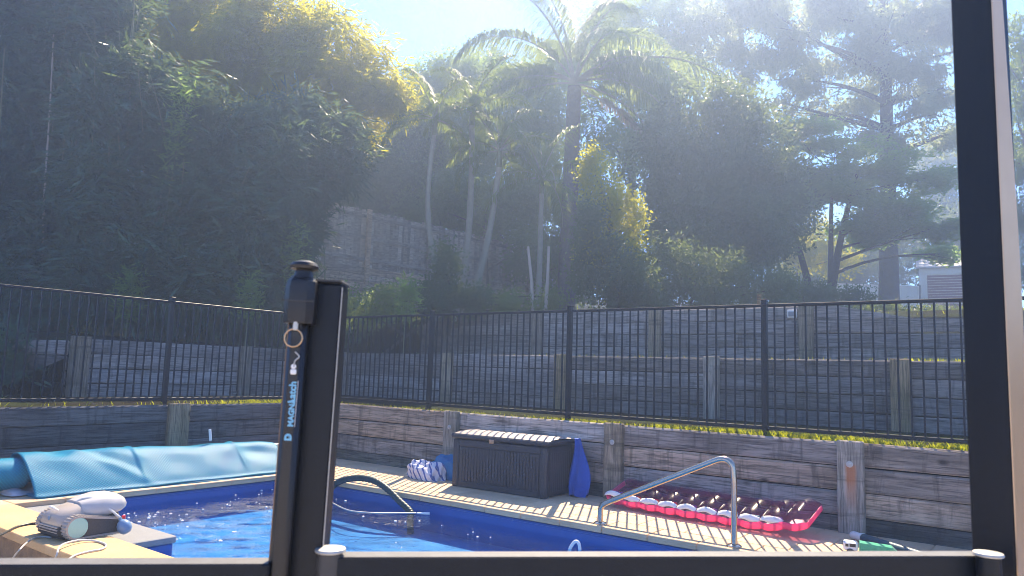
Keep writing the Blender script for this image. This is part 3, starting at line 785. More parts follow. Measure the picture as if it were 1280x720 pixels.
MB().loft([ring(.06, .15, .04, .15), ring(.22, .15, .05, .16), ring(.25, .13, .07, .15)]).build('rear_body', M['charcoal'], rob, 50)
b = MB(); b.tube([(-.15, -.165, .062), (.15, -.165, .062)], .052, 16)
for k in range(12):
    a = 2*math.pi*k/12; b.tube([(-.148, -.165+.054*math.cos(a), .062+.054*math.sin(a)), (.148, -.165+.054*math.cos(a), .062+.054*math.sin(a))], .006, 5)
b.build('brush_roller', M['charcoal'], rob, 40)
for k in range(4): MB().box((-.135, -.226-.000+k*.004, .086-k*.019), (.135, -.212+k*.004, .097-k*.019), .003).build('grille_bar', M['shell'], rob)
b = MB(); b.tube([(-.055+.11*t, -.180+.045*math.sin(math.pi*t)*-.6, .205+.022*math.sin(math.pi*t)) for t in [i/10 for i in range(11)]], [.004+.010*math.sin(math.pi*i/10) for i in range(11)], 10, squash=.6)
b.build('handle', M['white'], rob, 60)
MB().lathe([(.016, 0), (.016, .003), (.0, .004)], (0, -.2165, .148), 14, 0, Matrix.Rotation(R(90), 3, 'X')).build('emblem', M['swivel'], rob)
sw = MB().lathe([(.0, -.062), (.028, -.058), (.046, -.036), (.052, -.006), (.046, .022), (.03, .042), (.014, .052), (.013, .07), (.0, .07)], n=18).build('float_swivel', M['swivel'], rob, 50, (.275, .205, .062), (R(20), R(-25), 0))
MB().tube(spline([(.03, -.045, .246), (.05, .0, .268), (.10, .06, .262), (.18, .13, .19), (.245, .185, .125)], 6), .009, 10).build('cable_tube', M['white_tube'], rob, 50)
MB().tube([(.2, .19, .055), (.2, .19, .095)], .014, 10).build('red_button', M['red_vinyl'], rob, 50, (.0, .05, .03))
zc = .008
cab = MB().tube(spline([onz(62, 712, -.3), onz(70, 696, zc), onz(76, 682, zc+.02), onz(97, 675.5, zc+.012), onz(118, 676, zc), onz(132, 680.5, zc), onz(128, 686, zc), onz(108, 690, zc), onz(92, 695, zc), onz(80, 704, zc)], 7), .006, 8)
tag(cab.build('cable', M['white_tube'], None, 60), 'pale grey cable looping over the ledge beside the pool cleaner', 'cable')
cab = MB().tube(spline([onz(-60, 684, -.1), onz(-20, 676, zc), onz(0, 669, zc), onz(20, 659, zc), onz(36, 655, zc), onz(50, 654, zc)], 6), .008, 8)
tag(cab.build('cable', M['black_cable'], None, 60), 'thick black cable running to the front of the pool cleaner from the left edge', 'cable')
cab = MB().tube(spline([onz(10, 708, -.2), onz(22, 690, zc-.02), onz(38, 675, zc), onz(52, 671, zc), onz(64, 672, zc)], 6), .006, 8)
tag(cab.build('cable', M['galv'], None, 60), 'thin grey cable hanging over the stained side of the ledge', 'cable')

# ------------------------------------------------------------------ hose and rope in the pool
pts = [onyp(u, v, 5.2) for u, v in ((396, 640), (405, 622), (414, 610), (427, 601), (448, 597.5), (468, 601), (484, 611), (499, 626), (513, 640))]+[Vector((-5.0, 5.17, -.20)), Vector((-4.97, 5.15, -.325))]
sp = spline(pts, 14)
rad = [.030+(.004 if i % 3 == 0 else 0) for i in range(len(sp))]
tag(MB().tube(sp, rad, 12).build('pool_hose', M['green_hose'], None, 60), 'dark green ribbed hose arching out of the water at the far pool edge', 'hose')
sp = spline([onz(u, v, WATER_Z+.008) for u, v in ((404, 622), (416, 629), (436, 638), (462, 641), (490, 641.5), (520, 641.5))], 8)
tag(MB().tube(sp, .007, 7).build('floating_rope', M['galv'], None, 60), 'thin pale rope floating on the water below the arched hose', 'rope')
fl = MB().tube([onz(521, 641.5, WATER_Z+.01), onz(537, 642, WATER_Z+.012)], [.009, .013], 10)
tag(fl.build('rope_float', M['white'], None, 50), 'small white float at the end of the rope', 'float')
q = onz(719, 683, WATER_Z+.02)
sp = [q+Vector(p) for p in ((-.05, -.03, -.08), (-.035, -.01, -.01), (-.005, .01, .035), (.02, .02, .02), (.03, .02, -.03), (.03, .0, -.10))]
tag(MB().tube(spline(sp, 5), .013, 9).build('hose_end', M['white'], None, 50), 'bent white hose end poking out of the water near the gate rail', 'hose end')

# ------------------------------------------------------------------ stainless handrail
hr = empty('pool_handrail', (-2.53, 5.40, 0), 0, 'stainless steel pool handrail with a sloping top standing on the coping', 'handrail')
a, c = Vector((-.556, 0, 0)), Vector((.556, 0, 0))
path = [a, a+Vector((0, 0, .09))]+arc(a+Vector((0, 0, .10)), a+Vector((0, 0, .15)), a+Vector((.055, 0, .175)), 6)+\
       arc(c+Vector((-.15, 0, .595)), c+Vector((-.035, 0, .648)), c+Vector((-.008, 0, .56)), 8)+[c+Vector((0, 0, .45)), c]
MB().tube(path, .0225, 16).build('rail_tube', M['steel'], hr, 60)
for p in (a, c):
    MB().lathe([(.055, .0), (.055, .006), (.046, .014), (.024, .02), (.0, .02)], p+Vector((0, 0, .001)), 20).build('base_flange', M['steel'], hr, 40)

# ------------------------------------------------------------------ storage chest
ch = empty('storage_chest', (-4.635, 6.27, 0), R(1.5), 'large dark brown resin storage chest with a ridged front against the wall', 'storage chest')
CW, CD, CH = .585, .265, .49
MB().box((-CW+.01, -CD+.012, .01), (CW-.01, CD-.01, CH), .012).build('body', M['chest'], ch)
b = MB()
for k in range(26):
    x = -CW+.09+k*(2*CW-.18)/26; w = (2*CW-.18)/26
    b.box((x+.004, -CD+.001, .065), (x+w-.004, -CD+.0135, CH-.075), .004)
b.build('front_panel', M['chest'], ch)
for sx in (-1, 1):
    MB().box((min(sx*CW, sx*(CW-.075)), -CD-.006, .0), (max(sx*CW, sx*(CW-.075)), -CD+.05, CH), .010).build('corner_post', M['chest'], ch)
    MB().box((min(sx*CW, sx*(CW-.05)), CD-.06, .0), (max(sx*CW, sx*(CW-.05)), CD, CH), .010).build('corner_post', M['chest'], ch)
b = MB()
for k in range(11):
    y = -CD+.07+k*.036; b.box((CW-.0115, y+.003, .06), (CW-.001, y+.033, CH-.06), .004)
b.build('side_panel', M['chest'], ch)
MB().box((-CW+.077, -CD-.002, .002), (CW-.077, -CD+.03, .062), .008).build('bottom_rail', M['chest'], ch)
MB().box((-CW+.077, -CD-.002, CH-.072), (CW-.077, -CD+.03, CH), .008).build('front_rail', M['chest'], ch)
MB().box((-CW-.018, -CD-.028, CH+.012), (CW+.018, CD+.005, CH+.058), .012).build('lid_rim', M['chest'], ch)
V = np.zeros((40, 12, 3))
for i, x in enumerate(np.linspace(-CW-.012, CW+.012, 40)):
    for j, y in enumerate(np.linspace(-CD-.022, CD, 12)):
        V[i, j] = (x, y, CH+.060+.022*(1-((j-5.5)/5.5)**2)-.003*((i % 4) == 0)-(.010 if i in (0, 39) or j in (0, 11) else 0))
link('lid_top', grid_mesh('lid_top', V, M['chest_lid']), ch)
MB().box((-.095, -CD-.036, CH-.012), (-.035, -CD-.024, CH+.028), .008).build('clasp', mat_plain('tan_clasp', (.45, .27, .15), .4), ch)
# towel lump to the left of the chest
def lump(name, mat, c, rx, ry, rz, seed, rz_rot=0, uvs=1.0):
    r = np.random.default_rng(seed); n, m = 56, 26
    th = np.linspace(0, 2*np.pi, n); ph = np.linspace(-.12, np.pi/2, m); T, Ph = np.meshgrid(th, ph, indexing='ij')
    d = 1+.10*np.sin(3*T+r.uniform(0, 6))*np.cos(Ph)+.07*np.sin(5*T+4*Ph+1)+.05*np.sin(9*T-7*Ph)+.10*np.sin(2*T+3*Ph+seed)
    fold = .05*np.abs(np.sin(4*T+5*Ph+seed))
    X = rx*d*np.sign(np.cos(T))*np.abs(np.cos(T))**.8*np.cos(Ph)**.6; Y = ry*d*np.sin(T)*np.cos(Ph)**.6; Z = rz*(np.sin(Ph)**.8*(1 if True else 0) if False else np.sign(np.sin(Ph))*np.abs(np.sin(Ph))**.7)*(d-fold)
    V = np.stack([X, Y, np.maximum(Z, -.0)], -1)
    o = link(name, grid_mesh(name, V, mat, True, np.stack([X+Z*.6+.3*Y, Y+Z], -1)), None, c, (0, 0, rz_rot))
    return o
tag(lump('beach_towel', M['stripes'], (-5.735, 6.15, .002), .26, .13, .17, 4, R(4)), 'pale striped towel bundled on the pavers left of the chest', 'towel')
tag(lump('beach_towel', M['teal_cloth'], (-5.56, 6.34, .002), .27, .10, .235, 9, R(2)), 'deep blue towel heaped behind the striped one', 'towel')
# blue cloth hanging at the right end of the chest
rings = []
for i in range(22):
    t = i/21; z = .565-.555*t; w = .030+.085*smooth(np.array(t*1.25)).item()*(1-.25*max(0, t-.85)/.15); rings.append(
        [((w*math.cos(a)+.018*math.sin(t*3)+.020*t)*(1+.10*math.sin(4*a+t*5)), (.045+.03*t)*math.sin(a)*(1+.35*math.sin(5*a+t*4)), z+.012*math.cos(3*a)*(t > .9)) for a in [2*math.pi*k/28 for k in range(28)]])
tag(MB().loft(rings).build('hanging_cloth', M['blue_cloth'], None, 60, (-3.945, 6.42, 0), (0, 0, R(20))), 'bright royal blue cloth hanging off the right end of the chest', 'cloth')

# ------------------------------------------------------------------ inflatable lounger
li = empty('inflatable_lounger', (-2.52, 6.25, .078), R(-4.0), 'hot pink inflatable lounger with clear ridged top lying along the wall', 'inflatable lounger')
li.rotation_euler = (R(18), 0, R(-5.5))
LL, LW, NB = .93, .20, 10
def lilo_end(x): return 1.0 if x < LL-.26 else 1+.0*(x-LL+.26)
def build_lilo():
    nx, ny = 200, 28
    xs = np.linspace(-LL, LL, nx); s = (xs+LL)/(2*LL)*NB
    bump = np.abs(np.sin(np.pi*s)); lift = .10*smooth((xs-(LL-.42))/.42)+.03*smooth((-xs-(LL-.25))/.25)
    ends = np.sqrt(np.clip(1-(np.clip((np.abs(xs)-(LL-.10))/.10, 0, 1))**2, 0, 1))
    V = np.zeros((nx, ny, 3)); UV = np.zeros((nx, ny, 2))
    vs = np.linspace(-1, 1, ny); cr = np.sqrt(np.clip(1-np.abs(vs)**3, 0, 1))
    for i in range(nx):
        w = LW*(.93+.07*bump[i])*(.75+.25*ends[i])
        V[i, :, 0] = xs[i]; V[i, :, 1] = vs*w
        V[i, :, 2] = .062+lift[i]*.55+(.030+.040*bump[i]**.8)*cr*ends[i]
    link('clear_top', grid_mesh('clear_top', V, M['film']), li)
    # pink underside and side wall: closed tub
    prof = [(-1.0, .066), (-1.045, .045), (-1.03, .018), (-.95, .002), (-.5, .001), (.5, .001), (.95, .002), (1.03, .018), (1.045, .045), (1.0, .066)]
    V = np.zeros((nx, len(prof), 3))
    for i in range(nx):
        w = LW*(.955+.045*bump[i])*(.75+.25*ends[i])
        for j, (v, z) in enumerate(prof):
            V[i, j] = (xs[i], v*w, .012*(1-bump[i])*ends[i]+z*(.55+.45*ends[i])*1.0+lift[i]*.55+.020*(1-ends[i]))
    for nm, cols_, mt in (('pink_rim', slice(0, 4), 'pink'), ('back_rim', slice(6, 10), 'film_base'), ('base_sheet', slice(3, 7), 'film_base')):
        o = link(nm, grid_mesh(nm, V[:, cols_].copy(), M[mt]), li)
        sm = o.modifiers.new('thick', 'SOLIDIFY'); sm.thickness = .004
    b = MB()
    for sx in (-1, 1): b = MB(); b.box((min(sx*(LL-.012), sx*(LL+.004)), -LW*.76, .02+(.055 if sx > 0 else .018)), (max(sx*(LL-.012), sx*(LL+.004)), LW*.76, .064+(.055 if sx > 0 else .018)), .006); b.build('end_cap', M['pink'], li)
    # coloured panels inside the chambers and white crests painted in as sun highlights
    cols = ['purple_vinyl', 'red_vinyl', 'red_vinyl', 'red_vinyl', 'purple_vinyl', 'purple_vinyl', 'teal_vinyl', 'teal_vinyl', 'purple_vinyl', 'purple_vinyl']
    for k in range(NB):
        x0 = -LL+2*LL*k/NB; x1 = x0+2*LL/NB
        zc = .06+.055*float(smooth(np.array(((x0+x1)/2-(LL-.42))/.42)))+(.016 if k == 0 else 0)
        if k < NB-1: MB().box((x0+.035, -LW*.55, zc-.012), (x1-.035, -LW*.50, zc+.022), .006).build('colour_panel', M[cols[k]], li)
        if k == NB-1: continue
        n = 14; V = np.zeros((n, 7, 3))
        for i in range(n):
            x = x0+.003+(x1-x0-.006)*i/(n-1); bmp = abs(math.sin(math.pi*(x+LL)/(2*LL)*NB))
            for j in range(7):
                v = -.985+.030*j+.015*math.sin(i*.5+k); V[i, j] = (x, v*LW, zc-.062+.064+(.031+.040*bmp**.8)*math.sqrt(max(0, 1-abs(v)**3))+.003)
        o = link('highlight_crest', grid_mesh('highlight_crest', V, M['white']), li)
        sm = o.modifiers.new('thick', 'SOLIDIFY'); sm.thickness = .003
build_lilo()

# ------------------------------------------------------------------ toy truck and pool tube by the gate
tk = empty('toy_truck', (-1.185, 5.87, 0), R(14), 'small white and green toy truck on the pavers by the far end of the lilo', 'toy truck')
MB().box((-.17, -.055, .028), (-.065, .055, .118), .012).build('cab', M['white'], tk)
MB().box((-.1735, -.042, .072), (-.168, .042, .108), .002).build('windscreen', M['dark_glass'], tk)
MB().box((-.125, -.0575, .070), (-.080, -.0535, .105), .0015).build('window', M['dark_glass'], tk)
MB().box((-.155, -.0575, .070), (-.132, -.0535, .100), .0015).build('window', M['dark_glass'], tk)
b = MB(); b.prism([(-.055, .03), (.20, .03), (.215, .06), (.18, .105), (-.05, .122)], 1, -.055, .055); b.build('hopper', M['green_plastic'], tk)
for k in range(5): MB().box((-.045+k*.047, -.060, .034), (-.033+k*.047, .060, .112-k*.003), .002).build('hopper_rib', M['green_plastic'], tk)
for x in (-.12, .05, .14):
    for sy in (-1, 1):
        MB().lathe([(.026, -.010), (.026, .010), (.012, .012), (.0, .012)], (x, sy*.052, .027), 14, 0, Matrix.Rotation(R(-90*sy), 3, 'X')).build('wheel', M['charcoal'], tk, 40)
tk.scale = (.9, .9, .66)
pt = empty('pool_tube', (-1.15, 6.15, .035), R(-38), 'dark teal tube with a white end cap lying beside the toy truck', 'tube')
MB().tube([(-.168, 0, 0), (.50, 0, 0)], .033, 16).build('tube_body', M['teal_dark'], pt, 50)
MB().tube([(-.29, 0, 0), (-.275, 0, 0), (-.21, 0, 0), (-.17, 0, 0)], [.026, .030, .030, .036], 16).build('end_cap', M['white'], pt, 50)

# ------------------------------------------------------------------ small pale light boxes fixed on the top terrace wall
for i, (u, v) in enumerate(((566.5, 398), (990, 392))):
    p = onyp(u, v, 10.93)
    lt = empty('wall_light', p, 0, ('small pale light box on the top terrace wall near its left sloping end', 'small pale light box on the top terrace wall near the right sloping end')[i], 'light', 'light boxes on the top terrace wall')
    MB().box((-.07, .0, -.06), (.07, .03, .06), .008).build('housing', M['white'], lt)
    MB().box((-.05, -.012, -.04), (.05, .002, .03), .006).build('lens', M['grey_plastic'], lt)
p = onyp(949, 373, 11.2); s = MB().box((-.03, -.02, -.5), (.03, .02, .06), .004)
tag(s.build('garden_stake', M['post_wood'], None, None, p), 'short wooden stake standing behind the topmost terrace wall', 'stake')

# ------------------------------------------------------------------ gate in the foreground
GA = math.atan2(.664, .684)                                       # direction of the closed gate
b0 = at(385, 690, 1.0)
lean = R(0.9)
lp = empty('latch_post', (0, 0, 0), 0, 'black square gate post carrying a tall magnetic latch with a key ring', 'gate post')
Ml = Matrix.Translation(b0) @ Matrix.Rotation(R(37.5), 4, 'Z') @ Matrix.Rotation(lean, 4, 'Y') @ Matrix.Translation((0, 0, -b0.z))
lp.matrix_world = Ml
zt = 1.314
MB().box((-.024, -.024, -.32), (.024, .024, zt), .0022).build('post', M['black'], lp)
MB().box((-.0255, -.0255, zt+.0004), (.0255, .0255, zt+.006), .0025).build('post_cap', M['black'], lp)
MB().box((.0242, -.0235, .2), (.0252, -.0195, zt-.004), .0004).build('edge_highlight', M['galv'], lp)  # pale strip added for the light along the post's right edge
lx, ly = -.0265, -.037
LT = MB().box((lx-.0125, ly-.0105, .62), (lx+.0125, ly+.011, 1.268), .006).build('latch_tube', M['black_plastic'], lp, 40)
MB().box((lx-.0142, ly-.004, .62), (lx-.0122, ly+.004, 1.262), .0006).build('tube_glint', M['brown_glint'], lp)  # bronze strip painted in for the highlight on the tube's left edge
MB().loft([[(lx+x*k, ly+y*k, z) for x, y in ((-.0205, -.008), (-.012, -.0175), (.012, -.0175), (.0205, -.008), (.0205, .012), (.012, .019), (-.012, .019), (-.0205, .012))] for k, z in ((.93, 1.256), (.97, 1.262), (.97, 1.268), (1.0, 1.272), (.98, 1.305), (.90, 1.314), (.62, 1.321))]).build('latch_housing', M['black_plastic'], lp, 25)
MB().lathe([(.014, 1.318), (.0125, 1.324), (.012, 1.328), (.0185, 1.331), (.0195, 1.335), (.0165, 1.3395), (.008, 1.3425), (.0, 1.343)], (lx+.001, ly, 0), 24).build('release_knob', M['black_plastic'], lp, 35)
for sz in (.79,):
    MB().lathe([(.0032, 0), (.0032, .0012), (.0012, .0016), (.0, .0010)], (lx+.001, ly-.0104, sz), 12, 0, Matrix.Rotation(R(90), 3, 'X')).build('screw', M['galv'], lp, 40)
MB().box((lx-.0215, ly-.0190, 1.2855), (lx+.0215, ly-.0165, 1.2868), .0004).build('housing_seam', M['charcoal'], lp)
rg = MB()
rg.tube([(lx-.002+.0118*math.cos(a), ly-.0150, 1.2365+.0118*math.sin(a)) for a in [2*math.pi*k/28 for k in range(29)]], .0012, 8, False)
rg.build('key_ring', M['brass'], lp, 60)
MB().box((lx-.004, ly-.0165, 1.2465), (lx+.003, ly-.0135, 1.262), .0012).build('key_tab', M['galv'], lp)
MB().tube(spline([(lx+.001, ly-.0122, 1.218), (lx+.007, ly-.0125, 1.212), (lx+.002, ly-.0128, 1.206), (lx+.001, ly-.0125, 1.198)], 5), .0011, 6).build('hook', M['galv'], lp, 60)
b = MB(); b.box((lx-.0035, ly-.0128, 1.188), (lx+.0045, ly-.0100, 1.195), .0012); b.lathe([(.0034, 0), (.0034, .0026), (.0, .0028)], (lx+.0005, ly-.0102, 1.1985), 14, 0, Matrix.Rotation(R(90), 3, 'X'))
b.build('key_head', M['white'], lp)
def lettering(txt, size, x, z, mat, name='lettering', bold=.0):
    c = bpy.data.curves.new(name, 'FONT'); c.body = txt; c.size = size; c.extrude = .00025; c.offset = bold; c.materials.append(M[mat])
    tmp = bpy.data.objects.new('lettering_source', c); COL.objects.link(tmp)
    me = bpy.data.meshes.new_from_object(tmp.evaluated_get(bpy.context.evaluated_depsgraph_get())); bpy.data.objects.remove(tmp)
    o = bpy.data.objects.new(name, me); COL.objects.link(o); o.parent = LT
    # letters stand on the face towards the camera and read upwards
    o.matrix_local = Matrix(((0, -1, 0, x), (0, 0, -1, ly-.0107), (1, 0, 0, z), (0, 0, 0, 1)))
    return o
zb = 1.1195
lettering('MAGNA', .0100, lx+.0055, zb, 'letter', 'lettering', .0004)
lettering('Latch', .0132, lx+.0055, zb+.0305, 'letter', 'lettering', .0004)
lettering('D', .0125, lx+.0045, zb-.0185, 'letter', 'logo_mark', .0005)
b = MB(); b.tube([(lx-.0003+.0022*math.cos(a), ly-.0108, zb-.0140+.0022*math.sin(a)) for a in [2*math.pi*k/14 for k in range(15)]], .0005, 6, False); b.build('logo_mark', M['letter'], LT)
MB().box((lx+.0073, ly-.0109, zb), (lx+.0081, ly-.0104, zb+.0605)).build('lettering_underline', M['letter_grey'], LT)

gt = empty('pool_gate', (0, 0, 0), 0, 'black pool gate whose pale-lit top rail crosses the foreground between two posts', 'gate')
A = at(414, 694, 1.0); B = at(1222, 694, 1.0)
# both ends lie on the rail level
A = onz(410, 689, .952); B = onz(1226, 688.3, .952); A.z = B.z = 0
gd = (B-A).normalized(); GL = (B-A).length
gt.matrix_world = Matrix.Translation(A) @ Matrix.Rotation(math.atan2(gd.y, gd.x), 4, 'Z')
RZ = .952
MB().box((.0, -.034, RZ-.036), (GL-.01, .0, RZ), .0022).build('top_rail', M['black_satin'], gt)
MB().box((.0, -.034, -.20), (GL-.01, .0, -.165), .0022).build('bottom_rail', M['black'], gt)
bm = MB().tube([(0, 0, -.166), (0, 0, RZ-.035)], .008, 10).mesh('baluster', M['black'], 60)
for k in range(1, 10): link('baluster', bm, gt, (GL*k/10, -.017, 0))
for x in (.005, GL-.030):
    s = MB().tube([(0, 0, -.22), (0, 0, RZ+.004)], .0165, 20).build('stile', M['charcoal'] if x < .1 else M['black'], gt, 40, (x, -.022 if x < .1 else -.050, 0))
    MB().lathe([(.0, 0), (.0195, 0), (.0205, .002), (.0195, .0045), (.010, .0058), (.0, .006)], (0, 0, RZ+.0045), 24).build('stile_cap', M['galv'], s, 40)
pn = empty('fence_panel', (0, 0, 0), 0, 'black fence panel left of the latch post seen only by its top rail', 'fence panel')
A2 = onz(343, 696.5, .946); B2 = onz(-60, 697, .946); A2.z = B2.z = 0
pdv = (B2-A2).normalized(); PL = (B2-A2).length+1.2
pn.matrix_world = Matrix.Translation(A2) @ Matrix.Rotation(math.atan2(pdv.y, pdv.x), 4, 'Z')
MB().box((.0, .0, .946-.040), (PL, .036, .946), .0025).build('top_rail', M['black_satin'], pn)
MB().box((.0, .0, -.20), (PL, .036, -.165), .0025).build('bottom_rail', M['black'], pn)
for k in range(1, 15): link('baluster', bm, pn, (PL*k/15, .018, -.005))
# tall post at the hinge side
tp = empty('tall_post', (0, 0, 0), 0, 'tall black square post rising out of the top of the picture beside the gate', 'post')
pc = at(1249, 600, 1.17); pc2 = at(1210, 0, 1.0)
tp.matrix_world = Matrix.Translation((pc.x, pc.y, 0)) @ Matrix.Rotation(R(-20), 4, 'Z')
MB().box((-.031, -.031, -.32), (.031, .031, 2.6), .0025).build('post', M['black'], tp)
b = MB(); n = 24; rings = []
for i in range(n):
    t = i/(n-1); z = -.3+2.4*t
    wdt = .046-.020*smooth(np.array((z-1.15)/.6)).item(); wdt *= 1.17; x0 = .0323
    rings.append([(x0, -.0307, z), (x0+.0022, -.0307, z), (x0+.0035+.004*math.sin(z*5), -.0307+wdt, z), (x0+.001, -.0307+wdt, z)])
b.loft(rings).build('reflection_plate', mat_plain('tan_reflection_plate', (.66, .47, .29), .36, .55, .12, 9, .12), tp, 60)  # added tan plate stands in for the reflection on the post's side

# ------------------------------------------------------------------ timber paling fence up the slope
pf = empty('paling_fence', (0, 0, 0), 0, 'tall grey paling fence on low timber boards climbing behind the bamboo', 'fence')
Pa, Pb = Vector((-15.33, 11.0)), Vector((-14.16, 23.5))
pdir = (Pb-Pa).normalized(); pn2 = Vector((pdir.y, -pdir.x))             # towards the camera
if pn2.dot(-Pa) < 0: pn2 = -pn2
PLEN = (Pb-Pa).length; pang = math.atan2(pdir.y, pdir.x)
pms = [MB().box((-.060, -.009, 0), (.060, .009, 1.60+random.uniform(-.02, .02)), .003).mesh('paling', M['paling']) for _ in range(3)]
pvs = []
for me in pms:                                                            # grain runs up the paling
    me.transform(Matrix.Identity(4))
k = 0; s = 0.0
while s < PLEN:
    if not (6.35 < s < 6.35):
        q = Pa+pdir*s+pn2*(.011 if k % 2 else -.011); k += 1
        link('paling', random.choice(pms), pf, (q.x, q.y, 3.875+random.uniform(-.015, .015)), (random.uniform(-.008, .008), random.uniform(-.012, .012), pang))
    s += .108+random.uniform(-.002, .004)
for s in (.35, 2.42, 4.6, 6.95, 9.2, 11.5):
    q = Pa+pdir*s+pn2*.09
    MB().box((-.065, -.05, 2.4), (.065, .05, 5.50), .01).build('post', M['sleeper'], pf, None, (q.x, q.y, 0), (0, 0, pang))
for z in (4.12, 4.72, 5.30):
    q = Pa+pdir*PLEN/2+pn2*.035
    MB().box((-PLEN/2, -.025, -.045), (PLEN/2, .025, .045), .006).build('fence_rail', M['paling'], pf, None, (q.x, q.y, z), (0, 0, pang))
q = Pa+pdir*(PLEN/2-.2)-pn2*.02
MB().box((-PLEN/2+.3, -.02, 2.2), (PLEN/2-.6, .02, 3.872), .004).build('soil_backing', M['soil'], pf, None, (q.x, q.y, 0), (0, 0, pang))  # added soil sheet blocks light between the boards below the palings
for r_ in range(5):
    for s0, s1 in ((.42, 2.36), (2.49, 4.53), (4.67, 6.88), (7.02, 9.1), (9.25, 11.4)):
        q = Pa+pdir*(s0+s1)/2+pn2*(.05+random.uniform(0, .02))
        link('sleeper', sleeper_mesh(s1-s0, 'sleeper'), pf, (q.x, q.y, 3.80-.2*r_), (0, 0, pang))

# ------------------------------------------------------------------ shed and steel fence at the back
SD = 38.0
s0 = at(1150, 380, SD); _pd = Vector((s0.y, -s0.x, 0)).normalized(); s1 = s0+_pd*3.0
sdir = Vector((s1.x-s0.x, s1.y-s0.y)).normalized(); sang = math.atan2(sdir.y, sdir.x); sw_ = (s1-s0).length
zb_ = float(hill_z(s0.x, s0.y))-.25; zt_ = at(1150, 334, SD).z
sh = empty('garden_shed', (s0.x, s0.y, zb_), sang, 'cream garden shed with a maroon roller door and grey ridged roof', 'shed')
SH = zt_-zb_
MB().box((0, 0, 0), (sw_, 2.6, SH), .0).build('wall', M['cream'], sh)
b = MB()
for k in range(16): b.box((.36+.0, -.035, .02+k*(SH-.42)/16), (sw_-.12, -.012, .02+(k+.86)*(SH-.42)/16), .012)
b.build('roller_door', M['maroon'], sh)
MB().box((.22, -.03, 0), (.345, -.004, SH-.30), .008).build('door_frame', M['cream'], sh)
MB().box((.22, -.05, SH-.37), (sw_-.02, -.004, SH-.24), .008).build('lintel', M['cream'], sh)
rid = .62
for nm, poly in (('roof', [(-.12, SH-.02), (1.3, SH+rid), (1.3, SH+rid+.05), (-.12, SH+.03)]), ('roof', [(1.302, SH+rid), (2.75, SH-.02), (2.75, SH+.03), (1.302, SH+rid+.05)])):
    ro = MB().prism(poly, 0, -.12, sw_+.12).build(nm, M['roof'], sh)
    for k in range(12):
        x = -.05+k*(sw_+.1)/12; (y0, z0), (y1, z1) = poly[3], poly[2]
        MB().prism([(y0, z0), (y1, z1), (y1, z1+.03), (y0, z0+.03)], 0, x, x+.05).build('roof_rib', M['roof'], ro)
MB().prism([(0, SH-.001), (2.6, SH-.001), (1.3, SH+rid-.01)], 0, .004, .03).build('gable', M['cream'], sh)
MB().box((-.10, -.20, SH-.06), (sw_+.1, -.10, SH+.02), .01).build('gutter', M['roof'], sh)
sf = empty('steel_fence', (0, 0, 0), 0, 'cream ribbed steel fence panels with dark posts left of the shed', 'fence')
fa, fb = at(1012, 355, SD), at(1149, 357, SD)
fd = (fb-fa); fl_ = math.hypot(fd.x, fd.y); fang = math.atan2(fd.y, fd.x); fu = Vector((fd.x, fd.y)).normalized()
for i in range(3):
    c = Vector((fa.x, fa.y))+fu*(fl_*(i+.5)/3); w = fl_/3-.07; b = MB(); n = 13
    poly = []
    for k in range(n):
        x = -w/2+w*k/n; d = w/n; poly += [(x, 0), (x+d*.35, 0), (x+d*.5, -.035), (x+d*.85, -.035)]
    poly.append((w/2, 0)); back = [(p[0], p[1]+.012) for p in poly][::-1]
    v = [(p[0], p[1], z) for z in (4.5, 6.27) for p in poly]; m_ = len(poly)
    b.add(v, [[k, k+1, m_+k+1, m_+k] for k in range(m_-1)])
    o = b.build('panel', M['cream'], sf, None, (c.x, c.y, 0), (0, 0, fang)); sm = o.modifiers.new('thick', 'SOLIDIFY'); sm.thickness = .008
    MB().box((-w/2, -.05, 6.25), (w/2, .02, 6.31), .006).build('top_rail', M['cream'], sf, None, (c.x, c.y, 0), (0, 0, fang))
for i in range(4):
    c = Vector((fa.x, fa.y))+fu*(fl_*i/3); MB().box((-.05, -.05, 4.4), (.05, .05, 6.36), .008).build('post', M['charcoal'], sf, None, (c.x, c.y, 0), (0, 0, fang))
# pale rocks and dark low plants just past the top wall
for i, (u, v, r_) in enumerate(((1153, 384, .22), (1160, 388, .17), (1140, 382, .15), (1168, 385, .14))):
    p = at(u, v, 16+i*.4); p.z = float(hill_z(p.x, p.y))+.05
    rr = np.random.default_rng(i); bm = bmesh.new(); bmesh.ops.create_icosphere(bm, subdivisions=3, radius=r_)
    for vv in bm.verts:
        vv.co *= 1+.22*math.sin(vv.co.x*17/r_*.2+i)*math.cos(vv.co.y*3/r_+i*2)+.08*math.sin(vv.co.z*9/r_); vv.co.z *= .75
    me = bpy.data.meshes.new('garden_rock'); bm.to_mesh(me); bm.free(); me.materials.append(M['rock'])
    o = link('garden_rock', me, None, p)
    tag(o, ['largest pale rock in the dark bed below the shed', 'pale rock to the right of the largest rock below the shed', 'small pale rock beside the big tree trunk', 'small pale rock at the right end of the dark bed'][i], 'rock', 'rocks in the garden bed')

